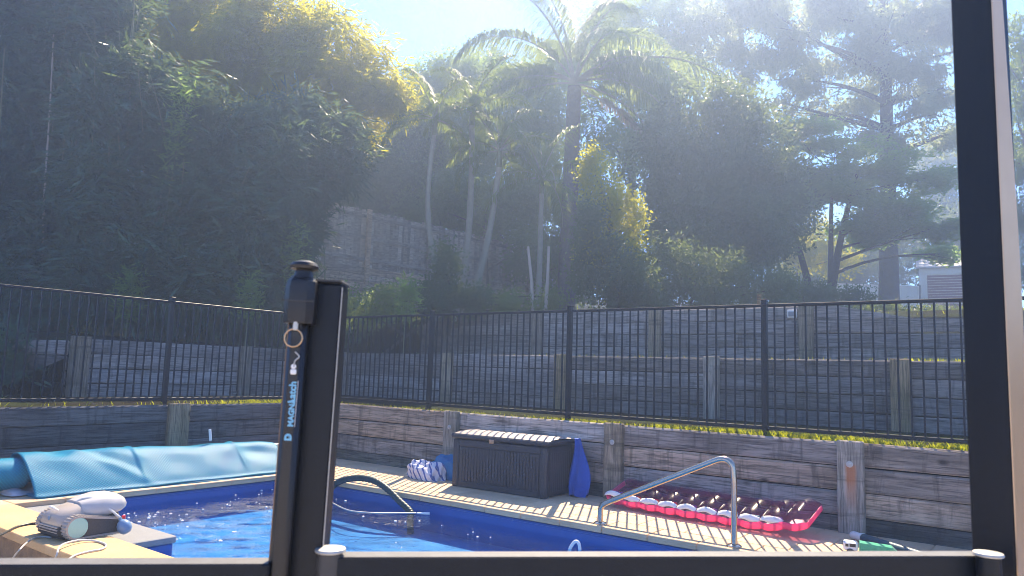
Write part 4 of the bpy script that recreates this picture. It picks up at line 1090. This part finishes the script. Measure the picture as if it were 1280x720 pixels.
# ------------------------------------------------------------------ foliage tools
def unit(a): return a/np.maximum(np.linalg.norm(a, axis=-1, keepdims=True), 1e-9)
def shell_points(lobes, n, r, inner=.45):
    ce = np.array([l[0] for l in lobes], float); ra = np.array([l[1] for l in lobes], float)
    wgt = (ra[:, 0]*ra[:, 1]*ra[:, 2])**(2/3); idx = r.choice(len(lobes), n, p=wgt/wgt.sum())
    d = unit(r.normal(size=(n, 3))); rad = (inner**3+(1-inner**3)*r.random(n))**(1/3)
    # uneven outline: the radius wobbles with direction
    wob = 1+.16*np.sin(d[:, 0]*5+idx*1.7)*np.sin(d[:, 1]*6+idx)+.12*np.sin(d[:, 2]*9+d[:, 0]*7+idx*2.3)
    return ce[idx]+d*ra[idx]*(rad*wob)[:, None], d
def leaf_geo(P, D, L, Wd, r, curl=.15):
    """one four-corner blade per point"""
    n = len(P); L = (L*r.uniform(.65, 1.3, n))[:, None]; Wd = (Wd*r.uniform(.7, 1.25, n))[:, None]
    S = unit(np.cross(D, unit(r.normal(size=(n, 3))))); N = np.cross(S, D)
    V = np.stack([P, P+D*L*.45+S*Wd/2+N*L*curl*.3, P+D*L, P+D*L*.45-S*Wd/2+N*L*curl*.3], 1)
    return V
def billows(lobes, r, k, size=.40, tall=1.0):
    """each mass of a crown is broken into smaller masses with gaps between them"""
    out = []
    for c, ra in lobes:
        c = np.array(c); ra = np.array(ra)
        d = unit(r.normal(size=(k, 3)))
        for q in d:
            f = r.uniform(.65, 1.25); s_ = size*f
            out.append((tuple(c+q*ra*r.uniform(.62, .88)), (ra[0]*s_, ra[1]*s_, ra[2]*s_*tall)))
        out.append((tuple(c), tuple(ra*.5)))
    return out
def foliage(lobes, clusters, per, spread, L, Wd, r, droop=.3, out=.6, jitter=.8, inner=.45, flat=1.0, fan=False, k=16):
    if k: lobes = billows(lobes, r, k, .40 if not fan else .36, 1.0 if not fan else 1.35)
    C, d = shell_points(lobes, clusters, r, inner)
    P = np.repeat(C, per, 0); dd = np.repeat(d, per, 0)
    size = np.repeat(r.uniform(.5, 1.4, clusters), per)[:, None]
    off = r.normal(size=P.shape)*spread*size; off[:, 2] *= flat
    if fan:
        a = unit(d*np.array([1, 1, .3])+r.normal(size=d.shape)*.5); dd = unit(np.repeat(a, per, 0)+r.normal(size=P.shape)*.34+np.array([0, 0, -droop])); D = dd
        P = P+off
    else:
        D = unit(dd*out+r.normal(size=P.shape)*jitter+np.array([0, 0, -droop])); P = P+off
        if flat < .6: D = unit(D*np.array([1, 1, .35]))
    return leaf_geo(P, D, L, Wd, r)
def leaf_object(name, Vs, mat, parent, base):
    V = np.concatenate(Vs)-np.array(base)[None, None]
    n = len(V); return link(name, np_mesh(name, V.reshape(-1, 3), np.arange(n*4).reshape(n, 4), mat), parent)
F1 = FPX
def lobe(u, v, depth, ru, rv, rd=None):
    """an ellipsoid of foliage: centre at a seen point, half sizes in photo pixels at that depth"""
    k = depth/F1; rx = ru*k; return (tuple(at(u, v, depth)), (rx if rd is None else (rx+rd)/2, rx if rd is None else rd, rv*k))
def plant(u, depth):
    p = at(u, 420, depth); return Vector((p.x, p.y, float(hill_z(p.x, p.y))))
def limb(mb, p0, p1, r0, r1, r, sag=.12, n=7, sides=7):
    p0 = Vector(p0); p1 = Vector(p1); L = (p1-p0).length; m = (p0+p1)/2+Vector((r.normal()*L*sag, r.normal()*L*sag, abs(r.normal())*L*sag*.6))
    pts = [p0*(1-t)**2+m*2*t*(1-t)+p1*t*t for t in [i/n for i in range(n+1)]]
    mb.tube(pts, [r0+(r1-r0)*i/n for i in range(n+1)], sides, False)
    return pts
def tree(name, label, cat, base, lobes, leaf, clusters, per, spread, L, Wd, seed, trunk_r=.2, bark='bark', group=None, top=None, twigs=0, stems=None, **kw):
    r = np.random.default_rng(seed); base = Vector(base)
    root = empty(name, base, 0, label, cat, group)
    mb = MB(); ctr = Vector(np.mean([l[0] for l in lobes], 0)); top = Vector(top) if top else ctr
    stems = stems or [(base, top, trunk_r)]
    spines = []
    for s0, s1, tr in stems:
        s0 = Vector(s0); s1 = Vector(s1)
        pts = limb(mb, s0+Vector((0, 0, -.3)), s1, tr*1.15, tr*.38, r, .035, 12, 11)
        spines += [(p, tr*(1.1-.7*i/12)) for i, p in enumerate(pts)][4:]
    for c, ra in lobes:
        c = Vector(c); cand = [q for q in spines if q[0].z < c.z+.3] or spines
        s = min(cand, key=lambda q: (q[0]-c).length+.6*abs((c.z-q[0].z)-.4*(c-q[0]).xy.length))
        pts = limb(mb, s[0], c, max(.02, s[1]*.5), max(.010, s[1]*.16), r, .10)
        for k in range(twigs):
            q = pts[r.integers(3, len(pts))]; e = c+Vector(unit(r.normal(size=3))*np.array(ra)*r.uniform(.6, 1.0))
            limb(mb, q, e, max(.012, s[1]*.14), .006, r, .12, 5, 5)
    for i in range(len(mb.v)): mb.v[i] = tuple(Vector(mb.v[i])-base)
    mb.build('trunk', M[bark], root, 70)
    leaf_object('crown', [foliage(lobes, clusters, per, spread, L, Wd, r, **kw)], M[leaf], root, base)
    return root

# ------------------------------------------------------------------ bamboo on the left
def bamboo(label, u, depth, lobes, culm_n, clusters, seed, leaf='leaf_bamboo', top_v=-40, lean=0, hw=50, group='bamboo clumps on the left bank', per=8):
    r = np.random.default_rng(seed); base = plant(u, depth); root = empty('bamboo_clump', base, 0, label, 'bamboo', group)
    mb = MB()
    for k in range(culm_n):
        a = r.uniform(0, 2*np.pi); q = base+Vector((math.cos(a)*r.uniform(0, .8), math.sin(a)*r.uniform(0, .8), -.3))
        e = at(u+lean+r.uniform(-hw, hw), top_v+r.uniform(-30, 160), depth+r.uniform(-1, 1)); h = e.z-q.z
        mid = q+Vector((r.normal()*.15, r.normal()*.15, h*.62)); pts = [q*(1-t)**2+mid*2*t*(1-t)+e*t*t for t in [i/9 for i in range(10)]]
        r0 = r.uniform(.014, .03); mb.tube(pts, [r0*(1-.75*i/9) for i in range(10)], 6, False)
    for i in range(len(mb.v)): mb.v[i] = tuple(Vector(mb.v[i])-base)
    cu = mb.build('culms', M['bamboo_culm'], root, 70); cu['kind'] = 'stuff'
    leaf_object('foliage', [foliage(lobes, int(clusters*.5), per*2, .15, .29, .042, r, droop=.35, inner=.25, fan=True)], M[leaf], root, base)
    return root
bamboo('tall dark bamboo clump cut by the left edge of the picture', -25, 13.0, [lobe(-40, 330, 13, 60, 90), lobe(-30, 180, 13.2, 65, 110), lobe(-45, 20, 13.4, 75, 100)], 16, 2600, 11)
bamboo('tall dark bamboo with one bare pale culm standing near the left edge', 62, 13.6, [lobe(50, 340, 13.3, 62, 70), lobe(65, 230, 13.6, 60, 90), lobe(60, 95, 13.8, 66, 90), lobe(75, -20, 14, 70, 70)], 18, 3300, 12)
bamboo('dark bamboo clump rising behind the left end of the terrace wall', 140, 13.2, [lobe(135, 350, 12.9, 62, 62), lobe(145, 250, 13.3, 60, 80), lobe(148, 130, 13.5, 62, 80), lobe(120, 20, 13.8, 56, 60)], 18, 3300, 13)
bamboo('leafy bamboo clump with a paler feathery tip near its middle', 222, 13.4, [lobe(215, 355, 13.0, 62, 55), lobe(225, 260, 13.4, 60, 75), lobe(228, 165, 13.5, 60, 70)], 16, 3300, 14, top_v=110)
bamboo('bamboo clump whose lowest leaves brush the fence left of the gate latch', 300, 13.8, [lobe(292, 350, 13.3, 55, 55), lobe(305, 270, 13.8, 58, 70), lobe(315, 190, 14, 60, 62)], 16, 3200, 15, top_v=130)
bamboo('bamboo clump overhanging the left end of the paling fence', 366, 15.0, [lobe(345, 330, 14.4, 38, 55), lobe(360, 250, 15, 36, 60), lobe(385, 185, 15.2, 56, 56), lobe(425, 185, 15.6, 34, 36)], 14, 3000, 16, top_v=130)
bamboo('tall sunlit bamboo with yellow-green tops against the sky', 372, 18.0, [lobe(240, 60, 17.4, 64, 62), lobe(320, 45, 17.2, 66, 66), lobe(395, 70, 17.4, 66, 60), lobe(310, 120, 17, 70, 40), lobe(455, 100, 18, 52, 42), lobe(490, 122, 18, 32, 22), lobe(400, 150, 18.5, 66, 50)], 18, 4300, 17, 'leaf_bamboo_sunlit', -20, 0, 70)
bamboo('tall sunlit bamboo with yellow tops near the top left of the picture', 240, 18.2, [lobe(120, -10, 18, 70, 45), lobe(190, 20, 18.2, 62, 40), lobe(270, -5, 18.4, 60, 45), lobe(60, 60, 18.5, 70, 70), lobe(180, 100, 18.5, 80, 60)], 16, 3600, 18, 'leaf_bamboo_sunlit', -50, 0, 90)
# slender paler shoots in front
for i, (lb, u, v0, v1, dp) in enumerate((('young pale shoot growing behind the left fence near the latch', 315, 400, 352, 12.4),
        ('young bright bamboo shoot growing at the corner where the two fences meet', 512, 400, 356, 12.8),
        ('pale feathery bamboo tip standing out from the dark clump', 235, 215, 92, 12.7),
        ('thin young shoot growing below the paling fence', 372, 372, 285, 13.6),
        ('short dark shoot growing over the left terrace wall', 165, 402, 345, 11.9))):
    r = np.random.default_rng(60+i); bot = at(u-(6 if i != 2 else 40), v0 if i != 2 else 330, dp); tip = at(u, v1, dp); root = empty('bamboo_shoot', bot, 0, lb, 'shoot', 'young shoots in front of the bamboo')
    mb = MB(); pts = [bot.lerp(tip, t)+Vector((.05*math.sin(t*3), 0, .0)) for t in [k/10 for k in range(11)]]; mb.tube([p-bot for p in pts], [.009*(1-.8*k/10) for k in range(11)], 6, False)
    if i != 2: mb.tube([(0, 0, -.8), (0, 0, .01)], .009, 6)
    mb.build('stem', M['bamboo_culm'], root, 70)
    st_ = np.array([tuple(bot.lerp(tip, t)) for t in r.uniform(.15 if i != 2 else .45, 1, 80)])
    P = np.repeat(st_, 5, 0)+r.normal(size=(400, 3))*.10; D = unit(r.normal(size=(400, 3))*np.array([1, 1, .6])+np.array([0, 0, .25]))
    leaf_object('leaves', [leaf_geo(P, D, .17, .026, r)], M['leaf_feather'], root, bot)
# the odd bare culm
p0 = at(55, 250, 12.9); p1 = at(68, 20, 13.1); mb = MB(); mb.tube([p0, p0.lerp(p1, .5)+Vector((.03, 0, 0)), p1], [.017, .014, .008], 7)
mb.tube([at(50, 420, 12.9), p0], .017, 7)
tag(mb.build('bamboo_culm', M['bark_pale'], None, 60), 'single bare pale bamboo culm standing in front of the dark clump', 'bamboo culm')

# dark trees that close the view behind the bamboo
tree('evergreen_tree', 'dark evergreen tree filling the gap behind the leftmost bamboo', 'tree', plant(20, 24), [lobe(0, 60, 24, 110, 90), lobe(60, 200, 23, 110, 110), lobe(-60, 230, 23, 90, 120), lobe(120, 320, 22, 110, 80)], 'leaf_dark', 3000, 12, .22, .16, .07, 21, .3, 'bark_dark')
tree('evergreen_tree', 'dark evergreen tree hidden behind the middle bamboo', 'tree', plant(250, 23), [lobe(210, 120, 23, 110, 80), lobe(330, 160, 23, 110, 70), lobe(230, 250, 22, 110, 80), lobe(360, 240, 22.5, 90, 70), lobe(430, 215, 24, 60, 50)], 'leaf_dark', 3200, 12, .22, .16, .07, 22, .3, 'bark_dark')

# ------------------------------------------------------------------ trees across the middle
tree('broadleaf_tree', 'rounded mid green tree whose top meets the sky right of the bamboo', 'tree', plant(550, 27), [lobe(535, 112, 27, 44, 34), lobe(585, 100, 27, 44, 30), lobe(550, 175, 26.5, 66, 50), lobe(500, 190, 26, 44, 50), lobe(560, 245, 26, 70, 36)], 'leaf_mid', 1300, 30, .24, .16, .075, 31, .22, 'bark')
tree('broadleaf_tree', 'mid green tree standing behind the slender palms', 'tree', plant(640, 29), [lobe(640, 105, 29, 46, 38), lobe(690, 85, 29, 40, 46), lobe(630, 185, 28, 66, 52), lobe(690, 180, 28, 50, 60), lobe(640, 255, 27, 66, 34)], 'leaf_mid', 1300, 30, .25, .16, .075, 32, .24, 'bark')
tree('broadleaf_tree', 'tall pale green tree behind the right side of the palm crown', 'tree', plant(790, 31), [lobe(760, 40, 31, 48, 40), lobe(815, 35, 31, 48, 44), lobe(760, 110, 30, 56, 50), lobe(835, 105, 30, 44, 40), lobe(770, 185, 29, 66, 40)], 'leaf_mid', 900, 34, .22, .17, .075, 33, .26, 'bark')
tree('broadleaf_tree', 'low bushy tree with sunlit leaves above the paling fence', 'tree', plant(610, 23.5), [lobe(570, 245, 23.5, 36, 26), lobe(620, 262, 23.5, 40, 30), lobe(668, 250, 23.5, 36, 40), lobe(520, 255, 24, 28, 20), lobe(660, 310, 22.5, 30, 30)], 'leaf_mid', 1500, 12, .16, .13, .065, 34, .10, 'bark')
tree('round_tree', 'dense dark dome-shaped tree in the middle right', 'tree', plant(893, 21), [lobe(893, 185, 21, 78, 70, 2.0), lobe(850, 250, 20.6, 58, 74, 1.7), lobe(925, 240, 21, 62, 84, 1.9), lobe(890, 300, 20.5, 84, 56, 1.9), lobe(960, 260, 21.4, 32, 60, 1.0)], 'leaf_dark', 2900, 28, .17, .13, .07, 35, .2, 'bark_dark', inner=.6)
tree('shrub', 'yellow-tipped leafy shrub right of the palm trunk', 'shrub', plant(764, 15.2), [lobe(758, 255, 15.2, 26, 42), lobe(788, 285, 15.2, 22, 34), lobe(742, 215, 15.4, 16, 34), lobe(765, 330, 15, 40, 40)], 'leaf_lime', 1150, 10, .085, .085, .042, 36, .06, 'bark')
tree('shrub', 'dark rounded shrub at the foot of the palm', 'shrub', plant(772, 14.6), [lobe(770, 340, 14.6, 46, 46), lobe(740, 300, 14.7, 22, 50), lobe(800, 355, 14.5, 34, 32)], 'leaf_dark', 1300, 11, .09, .085, .04, 37, .05, 'bark_dark')
tree('shrub', 'dark feathery shrub in front of the dome tree', 'shrub', plant(850, 15.4), [lobe(835, 345, 15.4, 44, 44), lobe(885, 352, 15.4, 46, 36), lobe(930, 358, 15.6, 40, 30), lobe(972, 362, 16, 34, 24), lobe(806, 318, 15.6, 26, 26), lobe(862, 368, 15.2, 50, 18), lobe(800, 370, 15, 40, 16)], 'leaf_dark', 1900, 11, .10, .10, .028, 38, .05, 'bark_dark', droop=-.2)
tree('shrub', 'dark shrub growing among the slender palm stems', 'shrub', plant(560, 14.2), [lobe(558, 338, 14.2, 14, 38), lobe(545, 372, 14, 28, 18), lobe(590, 376, 14.2, 22, 14)], 'leaf_dark', 700, 10, .085, .085, .04, 39, .04, 'bark_dark')
tree('shrub', 'low dark groundcover shrub under the paling fence', 'shrub', plant(470, 13.8), [lobe(440, 384, 13.6, 40, 20), lobe(490, 378, 13.8, 34, 18), lobe(640, 382, 14.6, 40, 14), lobe(690, 372, 15, 26, 18)], 'leaf_mid', 700, 10, .085, .08, .03, 40, .03, 'bark_dark')

tree('shrub', 'dark ferny groundcover on the bank beside the sloping end of the top wall', 'shrub', (-11.6, 9.6, 1.6), [((-11.3, 9.9, 1.9), (.7, .8, .35)), ((-11.0, 10.6, 2.15), (.45, .5, .3)), ((-11.9, 9.0, 1.75), (.8, .8, .35)), ((-12.4, 8.0, 1.7), (.7, .9, .4)), ((-11.2, 8.9, 1.62), (.4, .5, .25))], 'leaf_bamboo', 900, 12, .10, .16, .03, 51, .03, 'bark_dark', droop=-.1)
tree('shrub', 'dark arching undergrowth beside the left end of the terrace wall', 'shrub', (-11.3, 3.2, 1.0), [((-11.0, 3.6, 1.05), (.5, .6, .5)), ((-10.6, 2.9, .85), (.5, .7, .4)), ((-11.5, 2.4, 1.1), (.8, .9, .6)), ((-10.9, 1.8, .9), (.7, .8, .5))], 'leaf_bamboo', 700, 12, .12, .22, .034, 54, .02, 'bark_dark', droop=-.1)
tree('broadleaf_tree', 'leafy tree closing the view between the slender palm stems and the large trunk', 'tree', plant(660, 25.5), [lobe(600, 320, 25.5, 44, 40), lobe(655, 320, 25.5, 50, 44), lobe(710, 330, 25, 50, 44), lobe(545, 300, 26, 40, 36), lobe(562, 272, 25.5, 30, 26), lobe(595, 275, 25.5, 30, 26), lobe(735, 270, 26, 40, 50)], 'leaf_mid', 1300, 26, .22, .15, .07, 52, .14, 'bark')
tree('broadleaf_tree', 'dense tree filling the gap between the bamboo edge and the slender palms', 'tree', plant(470, 25), [lobe(455, 205, 25, 44, 44), lobe(500, 240, 25, 44, 40), lobe(470, 255, 25, 50, 34), lobe(520, 190, 26, 40, 40)], 'leaf_dark', 1200, 26, .22, .15, .07, 53, .14, 'bark_dark')

# ------------------------------------------------------------------ trees on the right
jb = plant(1034, 25)
tree('feathery_tree', 'spreading fine-leaved tree with dark forked trunks left of the big gum', 'tree', jb,
     [lobe(1000, 172, 25, 44, 13), lobe(965, 205, 24.6, 34, 13), lobe(1045, 185, 25, 44, 13), lobe(1090, 210, 24.5, 52, 14), lobe(1010, 225, 25.5, 60, 15), lobe(1150, 225, 24.6, 46, 15), lobe(1060, 240, 25, 60, 15), lobe(1120, 262, 24.4, 60, 15), lobe(1170, 285, 24.2, 34, 14), lobe(985, 255, 25, 36, 13), lobe(1075, 285, 25, 40, 12), lobe(1185, 318, 26, 24, 9), lobe(960, 280, 25.5, 26, 14), lobe(1095, 300, 25.5, 34, 12)],
     'leaf_feather', 900, 46, .26, .19, .065, 41, .16, 'bark_dark', droop=.05, inner=.1, flat=.22, twigs=2, k=8,
     stems=[(jb, at(1072, 215, 25), .15), (jb+Vector((-.25, -.1, 0)), at(985, 262, 25), .14), (jb+Vector((.1, .1, 0)), at(1040, 215, 25.4), .11)])
gb = plant(1112, 30)
gl = [(1105, 35, 60, 34), (1040, 20, 50, 30), (1165, 40, 46, 34), (990, 50, 40, 26), (1060, 75, 46, 24), (1135, 85, 46, 26), (1010, 100, 36, 20), (1085, 120, 40, 20), (1180, 110, 30, 28), (1040, 140, 34, 18), (1150, 145, 36, 18), (985, 130, 26, 16), (1100, 2, 70, 26), (1180, 5, 50, 28), (1030, 0, 46, 24), (960, 10, 36, 26), (1190, 165, 24, 18), (1215, 60, 30, 40), (1112, 175, 44, 16)]
tree('gum_tree', 'tall gum tree with thick straight trunk and airy grey-green crown', 'tree', gb, [lobe(u, v, 30+((i*7) % 5-2)*.5, a, c) for i, (u, v, a, c) in enumerate(gl)], 'leaf_gum', 950, 40, .20, .29, .075, 42, .36, 'bark_dark', droop=.75, inner=.3, twigs=2, k=6, top=at(1105, 0, 30))
gb = plant(930, 31)
gl = [(875, 30, 36, 26), (905, 70, 34, 22), (940, 25, 36, 26), (965, 70, 30, 20), (890, 105, 28, 14), (915, 5, 44, 24), (960, 5, 36, 22), (850, 65, 30, 24), (935, 100, 24, 13), (860, 5, 34, 24)]
tree('gum_tree', 'slender gum tree with open crown and sky gaps behind the dome tree', 'tree', gb, [lobe(u, v, 31+((i*7) % 5-2)*.5, a, c) for i, (u, v, a, c) in enumerate(gl)], 'leaf_gum', 400, 38, .21, .28, .075, 43, .20, 'bark_pale', droop=.7, inner=.3, twigs=3, k=5, top=at(925, 10, 31))
gb = plant(1290, 21)
gl = [(1270, 50, 22, 26), (1300, 90, 34, 40), (1262, 95, 14, 20), (1275, 140, 24, 30), (1290, 200, 34, 40), (1265, 200, 16, 24), (1285, 270, 30, 40), (1300, 330, 34, 40)]
tree('gum_tree', 'tree with glossy clumps seen right of the tall black post', 'tree', gb, [lobe(u, v, 21+((i*7) % 5-2)*.3, a, c) for i, (u, v, a, c) in enumerate(gl)], 'leaf_mid', 1500, 12, .15, .12, .045, 44, .18, 'bark', droop=.4, inner=.2, twigs=2)
tree('broadleaf_tree', 'dark glossy tree behind the cream steel fence', 'tree', plant(1090, 43), [lobe(1040, 325, 43, 46, 36), lobe(1100, 300, 43, 50, 46), lobe(1085, 345, 42, 60, 26), lobe(1010, 350, 42, 44, 26)], 'leaf_dark', 2400, 11, .28, .20, .09, 45, .3, 'bark_dark')
tree('broadleaf_tree', 'dark glossy tree behind the garden shed', 'tree', plant(1185, 44), [lobe(1165, 290, 44, 50, 40), lobe(1215, 290, 44, 50, 46), lobe(1175, 330, 43.5, 50, 22), lobe(1260, 300, 44, 50, 60)], 'leaf_dark', 2200, 11, .28, .20, .09, 46, .3, 'bark_dark')
tree('flowering_tree', 'pale bushy tree behind the bare limb of the big gum', 'tree', plant(1180, 50), [lobe(1165, 205, 50, 40, 32), lobe(1205, 190, 50, 40, 36), lobe(1180, 245, 50, 50, 30)], 'leaf_gum', 1500, 11, .30, .22, .10, 47, .25, 'bark')
tree('lime_shrub', 'bright lime shrub glowing between the dark forked trunks', 'shrub', plant(985, 33), [lobe(980, 312, 33, 36, 30), lobe(1020, 300, 34, 26, 34), lobe(1050, 322, 33, 26, 22), lobe(965, 290, 34, 20, 26)], 'leaf_lime', 1100, 11, .16, .15, .07, 48, .08, 'bark')
tree('shrub', 'low dark hedge-like shrub below the lime shrub', 'shrub', plant(1010, 23), [lobe(1000, 370, 23, 40, 20), lobe(1050, 374, 23, 34, 18), lobe(960, 372, 22, 34, 20)], 'leaf_dark', 900, 11, .13, .11, .045, 49, .05, 'bark_dark')
tree('shrub', 'dark strappy plants in the bed below the shed', 'shrub', plant(1150, 16), [(tuple(Vector((at(u, 390, 15.5).x, at(u, 390, 15.5).y, float(hill_z(at(u, 390, 15.5).x, at(u, 390, 15.5).y))+.0))), (.5, .4, .07)) for u in (1095, 1125, 1155, 1185, 1215)], 'leaf_dark', 500, 10, .07, .10, .025, 50, .02, 'bark_dark', droop=-.4)
b5 = at(1160, 168, 29.5); mb = MB()

# ------------------------------------------------------------------ palms
def frond(parent, base, tip_dir, length, arch, r, mat, leaflet=.55, n=46, hang=.5, width=.028):
    """one feather frond: a curved stalk with two rows of drooping leaflets"""
    d = Vector(tip_dir).normalized(); hd = Vector((d.x, d.y, 0)); hd = hd.normalized() if hd.length > 1e-3 else Vector((1, 0, 0))
    el0 = math.asin(max(-1, min(1, d.z))); pts = []; p = Vector((0, 0, 0)); m = 16
    for i in range(m+1):
        pts.append(p.copy()); t = i/m; el = el0-arch*t**1.3
        p = p+(hd*math.cos(el)+Vector((0, 0, 1))*math.sin(el))*length/m
    pa = np.array([tuple(q) for q in pts]); s = np.linspace(.16, 1, n)
    C = np.stack([np.interp(s*m, np.arange(m+1), pa[:, k]) for k in range(3)], 1)
    T = unit(np.stack([np.gradient(C[:, k]) for k in range(3)], 1)); side = unit(np.cross(T, np.array([[0, 0, 1.]])+0*T))
    Vs = []
    for sg in (-1, 1):
        for q in range(2):
            ln = leaflet*(np.sin(np.pi*np.clip(s*.86+.12, 0, 1))**.6)*r.uniform(.8, 1.1, n)
            D1 = unit(side*sg*.9+T*.55+np.array([0, 0, .15])+r.normal(size=C.shape)*.12); D2 = unit(D1*.6+np.array([0, 0, -hang*1.3])+r.normal(size=C.shape)*.10)
            P0 = C+r.normal(size=C.shape)*.01; P1 = P0+D1*(ln*.45)[:, None]; P2 = P1+D2*(ln*.62)[:, None]; W_ = unit(np.cross(D1, np.array([[0, 0, 1.]])+T*.3))*width/2
            Vs += [np.stack([P0-W_*.5, P0+W_*.5, P1+W_, P1-W_], 1), np.stack([P1-W_, P1+W_, P2+W_*.15, P2-W_*.15], 1)]
    V = np.concatenate(Vs); n4 = len(V)
    o = link('frond', np_mesh('frond', V.reshape(-1, 3), np.arange(n4*4).reshape(n4, 4), mat), parent, base)
    MB().tube(pts, [.026*(1-.85*i/m)*(length/3.5)+.004 for i in range(m+1)], 6, False).build('stalk', M['palm_stem'], o, 70)
    return o
def palm(label, base, top, r0, fronds, length, seed, leaflet, group=None, stem='palm_stem', dead=0, arch=(1.2, 1.9), shaft=True, n=46, width=.028, bend=None):
    r = np.random.default_rng(seed); base = Vector(base); top = Vector(top); root = empty('palm_tree', base, 0, label, 'palm tree', group)
    mb = MB(); h = (top-base).length; m = 26; pts = []; rad = []
    bv = bend or Vector((0, 0, 0))
    for i in range(m+1):
        t = i/m; pts.append(base.lerp(top, t)+bv*math.sin(math.pi*t)-base+Vector((0, 0, -.25*(1-t)))); rad.append(r0*(1.15-.35*t)*(1+.05*(i % 2)))
    mb.tube(pts, rad, 12, True); mb.build('trunk', M[stem], root, 60)
    tl = top-base
    if shaft: MB().tube([tl-Vector((0, 0, .05)), tl+Vector((0, 0, .25)), tl+Vector((0, 0, .55))], [r0*.95, r0*.9, r0*.4], 10).build('crown_shaft', M['bamboo_culm'], root, 60)
    for k in range(fronds):
        a = 2*math.pi*k*.382+r.uniform(-.2, .2); el = R(78-105*k/fronds)+r.uniform(-.1, .1)
        d = Vector((math.cos(a)*math.cos(el), math.sin(a)*math.cos(el), math.sin(el)))
        frond(root, tl+Vector((0, 0, .35 if shaft else .1)), d, length*r.uniform(.85, 1.1), r.uniform(*arch), r, M['frond'], leaflet, n, .55, width)
    for k in range(dead):
        a = R((-20, 150, 60)[k % 3]); d = Vector((RIGHT[0]*math.cos(a)*.6, RIGHT[1]*math.cos(a)*.6, -.55))
        frond(root, tl+Vector((0, 0, -.1)), d, length*.62, .55, r, M['dead_frond'], leaflet*.5, n, .9, width)
    return root
rt = Vector((RIGHT[0], RIGHT[1], 0)).normalized(); fw = Vector((FWD[0], FWD[1], 0)).normalized()
qb = plant(706, 23); qt = at(718, 108, 23)
qp = palm('large feather palm with thick grey trunk and arching crown', qb, qt, .26, 9, 4.2, 71, .85, None, 'bark', 0, (1.3, 2.0), False, 60, .034)
rr_ = np.random.default_rng(5)
for dx, dy, dz, ln, ar in ((.95, -.2, .50, 5.0, 2.15), (.9, .25, .75, 4.4, 2.2), (.95, .1, .25, 3.6, 2.3), (.7, -.5, .45, 3.6, 2.6), (-.92, -.2, 1.15, 3.3, 2.1), (-.8, .3, .55, 3.0, 1.9), (-.25, -.3, 1.5, 3.1, 1.5), (.55, .2, 1.45, 3.2, 1.9), (.25, -.6, 1.0, 3.0, 2.0), (-.9, -.1, .2, 2.8, 1.6), (.6, -.4, .1, 3.0, 1.5)):
    frond(qp, (qt-qb)+Vector((0, 0, .15)), rt*dx+fw*dy+Vector((0, 0, dz)), ln*1.4, ar, rr_, M['frond'], .92, 76, .62, .045)
frond(qp, (qt-qb)+Vector((0, 0, -.15))+rt*.25, rt*.62+Vector((0, 0, -.25)), 3.8, 1.05, rr_, M['dead_frond'], .48, 60, .9, .04)
slim = [('slender palm whose thin stem leans left behind the paling fence', 566, 543, 132, 17.4, .066, -.35), ('slender palm with a straight pale stem left of the middle', 572, 590, 120, 17.8, .078, .1),
        ('slender palm with pale stem just left of the large palm', 582, 624, 172, 17.6, .078, .1), ('slender palm with low crown between the thin stems', 672, 677, 205, 17.8, .066, 0)]
for i, (lb, u0, u1, v1, dp, r0, bd) in enumerate(slim):
    palm(lb, plant(u0, dp), at(u1, v1+35, dp), r0, 9, 1.75, 80+i, .44, 'slender palms in front of the paling fence', 'palm_stem', 0, (1.1, 1.9), True, 34, .026, rt*bd)
for i, (u0, u1, lb) in enumerate(((666, 660, 'thin bare pale stem left of the tallest of the three stems'), (680, 686, 'thin bare pale stem nearest the large palm trunk'))):
    a = plant(u0, 14.6); c = at(u1, 308, 14.6); o = MB().tube([Vector((0, 0, -.2)), (c-a)*.5+Vector((.02, 0, 0)), c-a], [.04, .034, .026], 8).build('bare_stem', M['bark_pale'], None, 60, a)
    tag(o, lb, 'stem', 'bare stems beside the large palm')

# ------------------------------------------------------------------ air: misty volume that also stands in for lens glare
hz = MB().box((-94, -94, -2.7), (94, 94, 18.6)).build('glare_haze', [])
hm = bpy.data.materials.new('pale_glare_haze'); hm.use_nodes = True; hn = hm.node_tree.nodes
hn.remove(hn['Principled BSDF']); pv = hn.new('ShaderNodeVolumePrincipled'); pv.inputs['Density'].default_value = HAZE_DENSITY; pv.inputs['Anisotropy'].default_value = HAZE_G
pv.inputs['Color'].default_value = (.50, .66, 1, 1); hm.node_tree.links.new(pv.outputs[0], hn['Material Output'].inputs['Volume'])
hz.data.materials.append(hm); hz['kind'] = 'stuff'
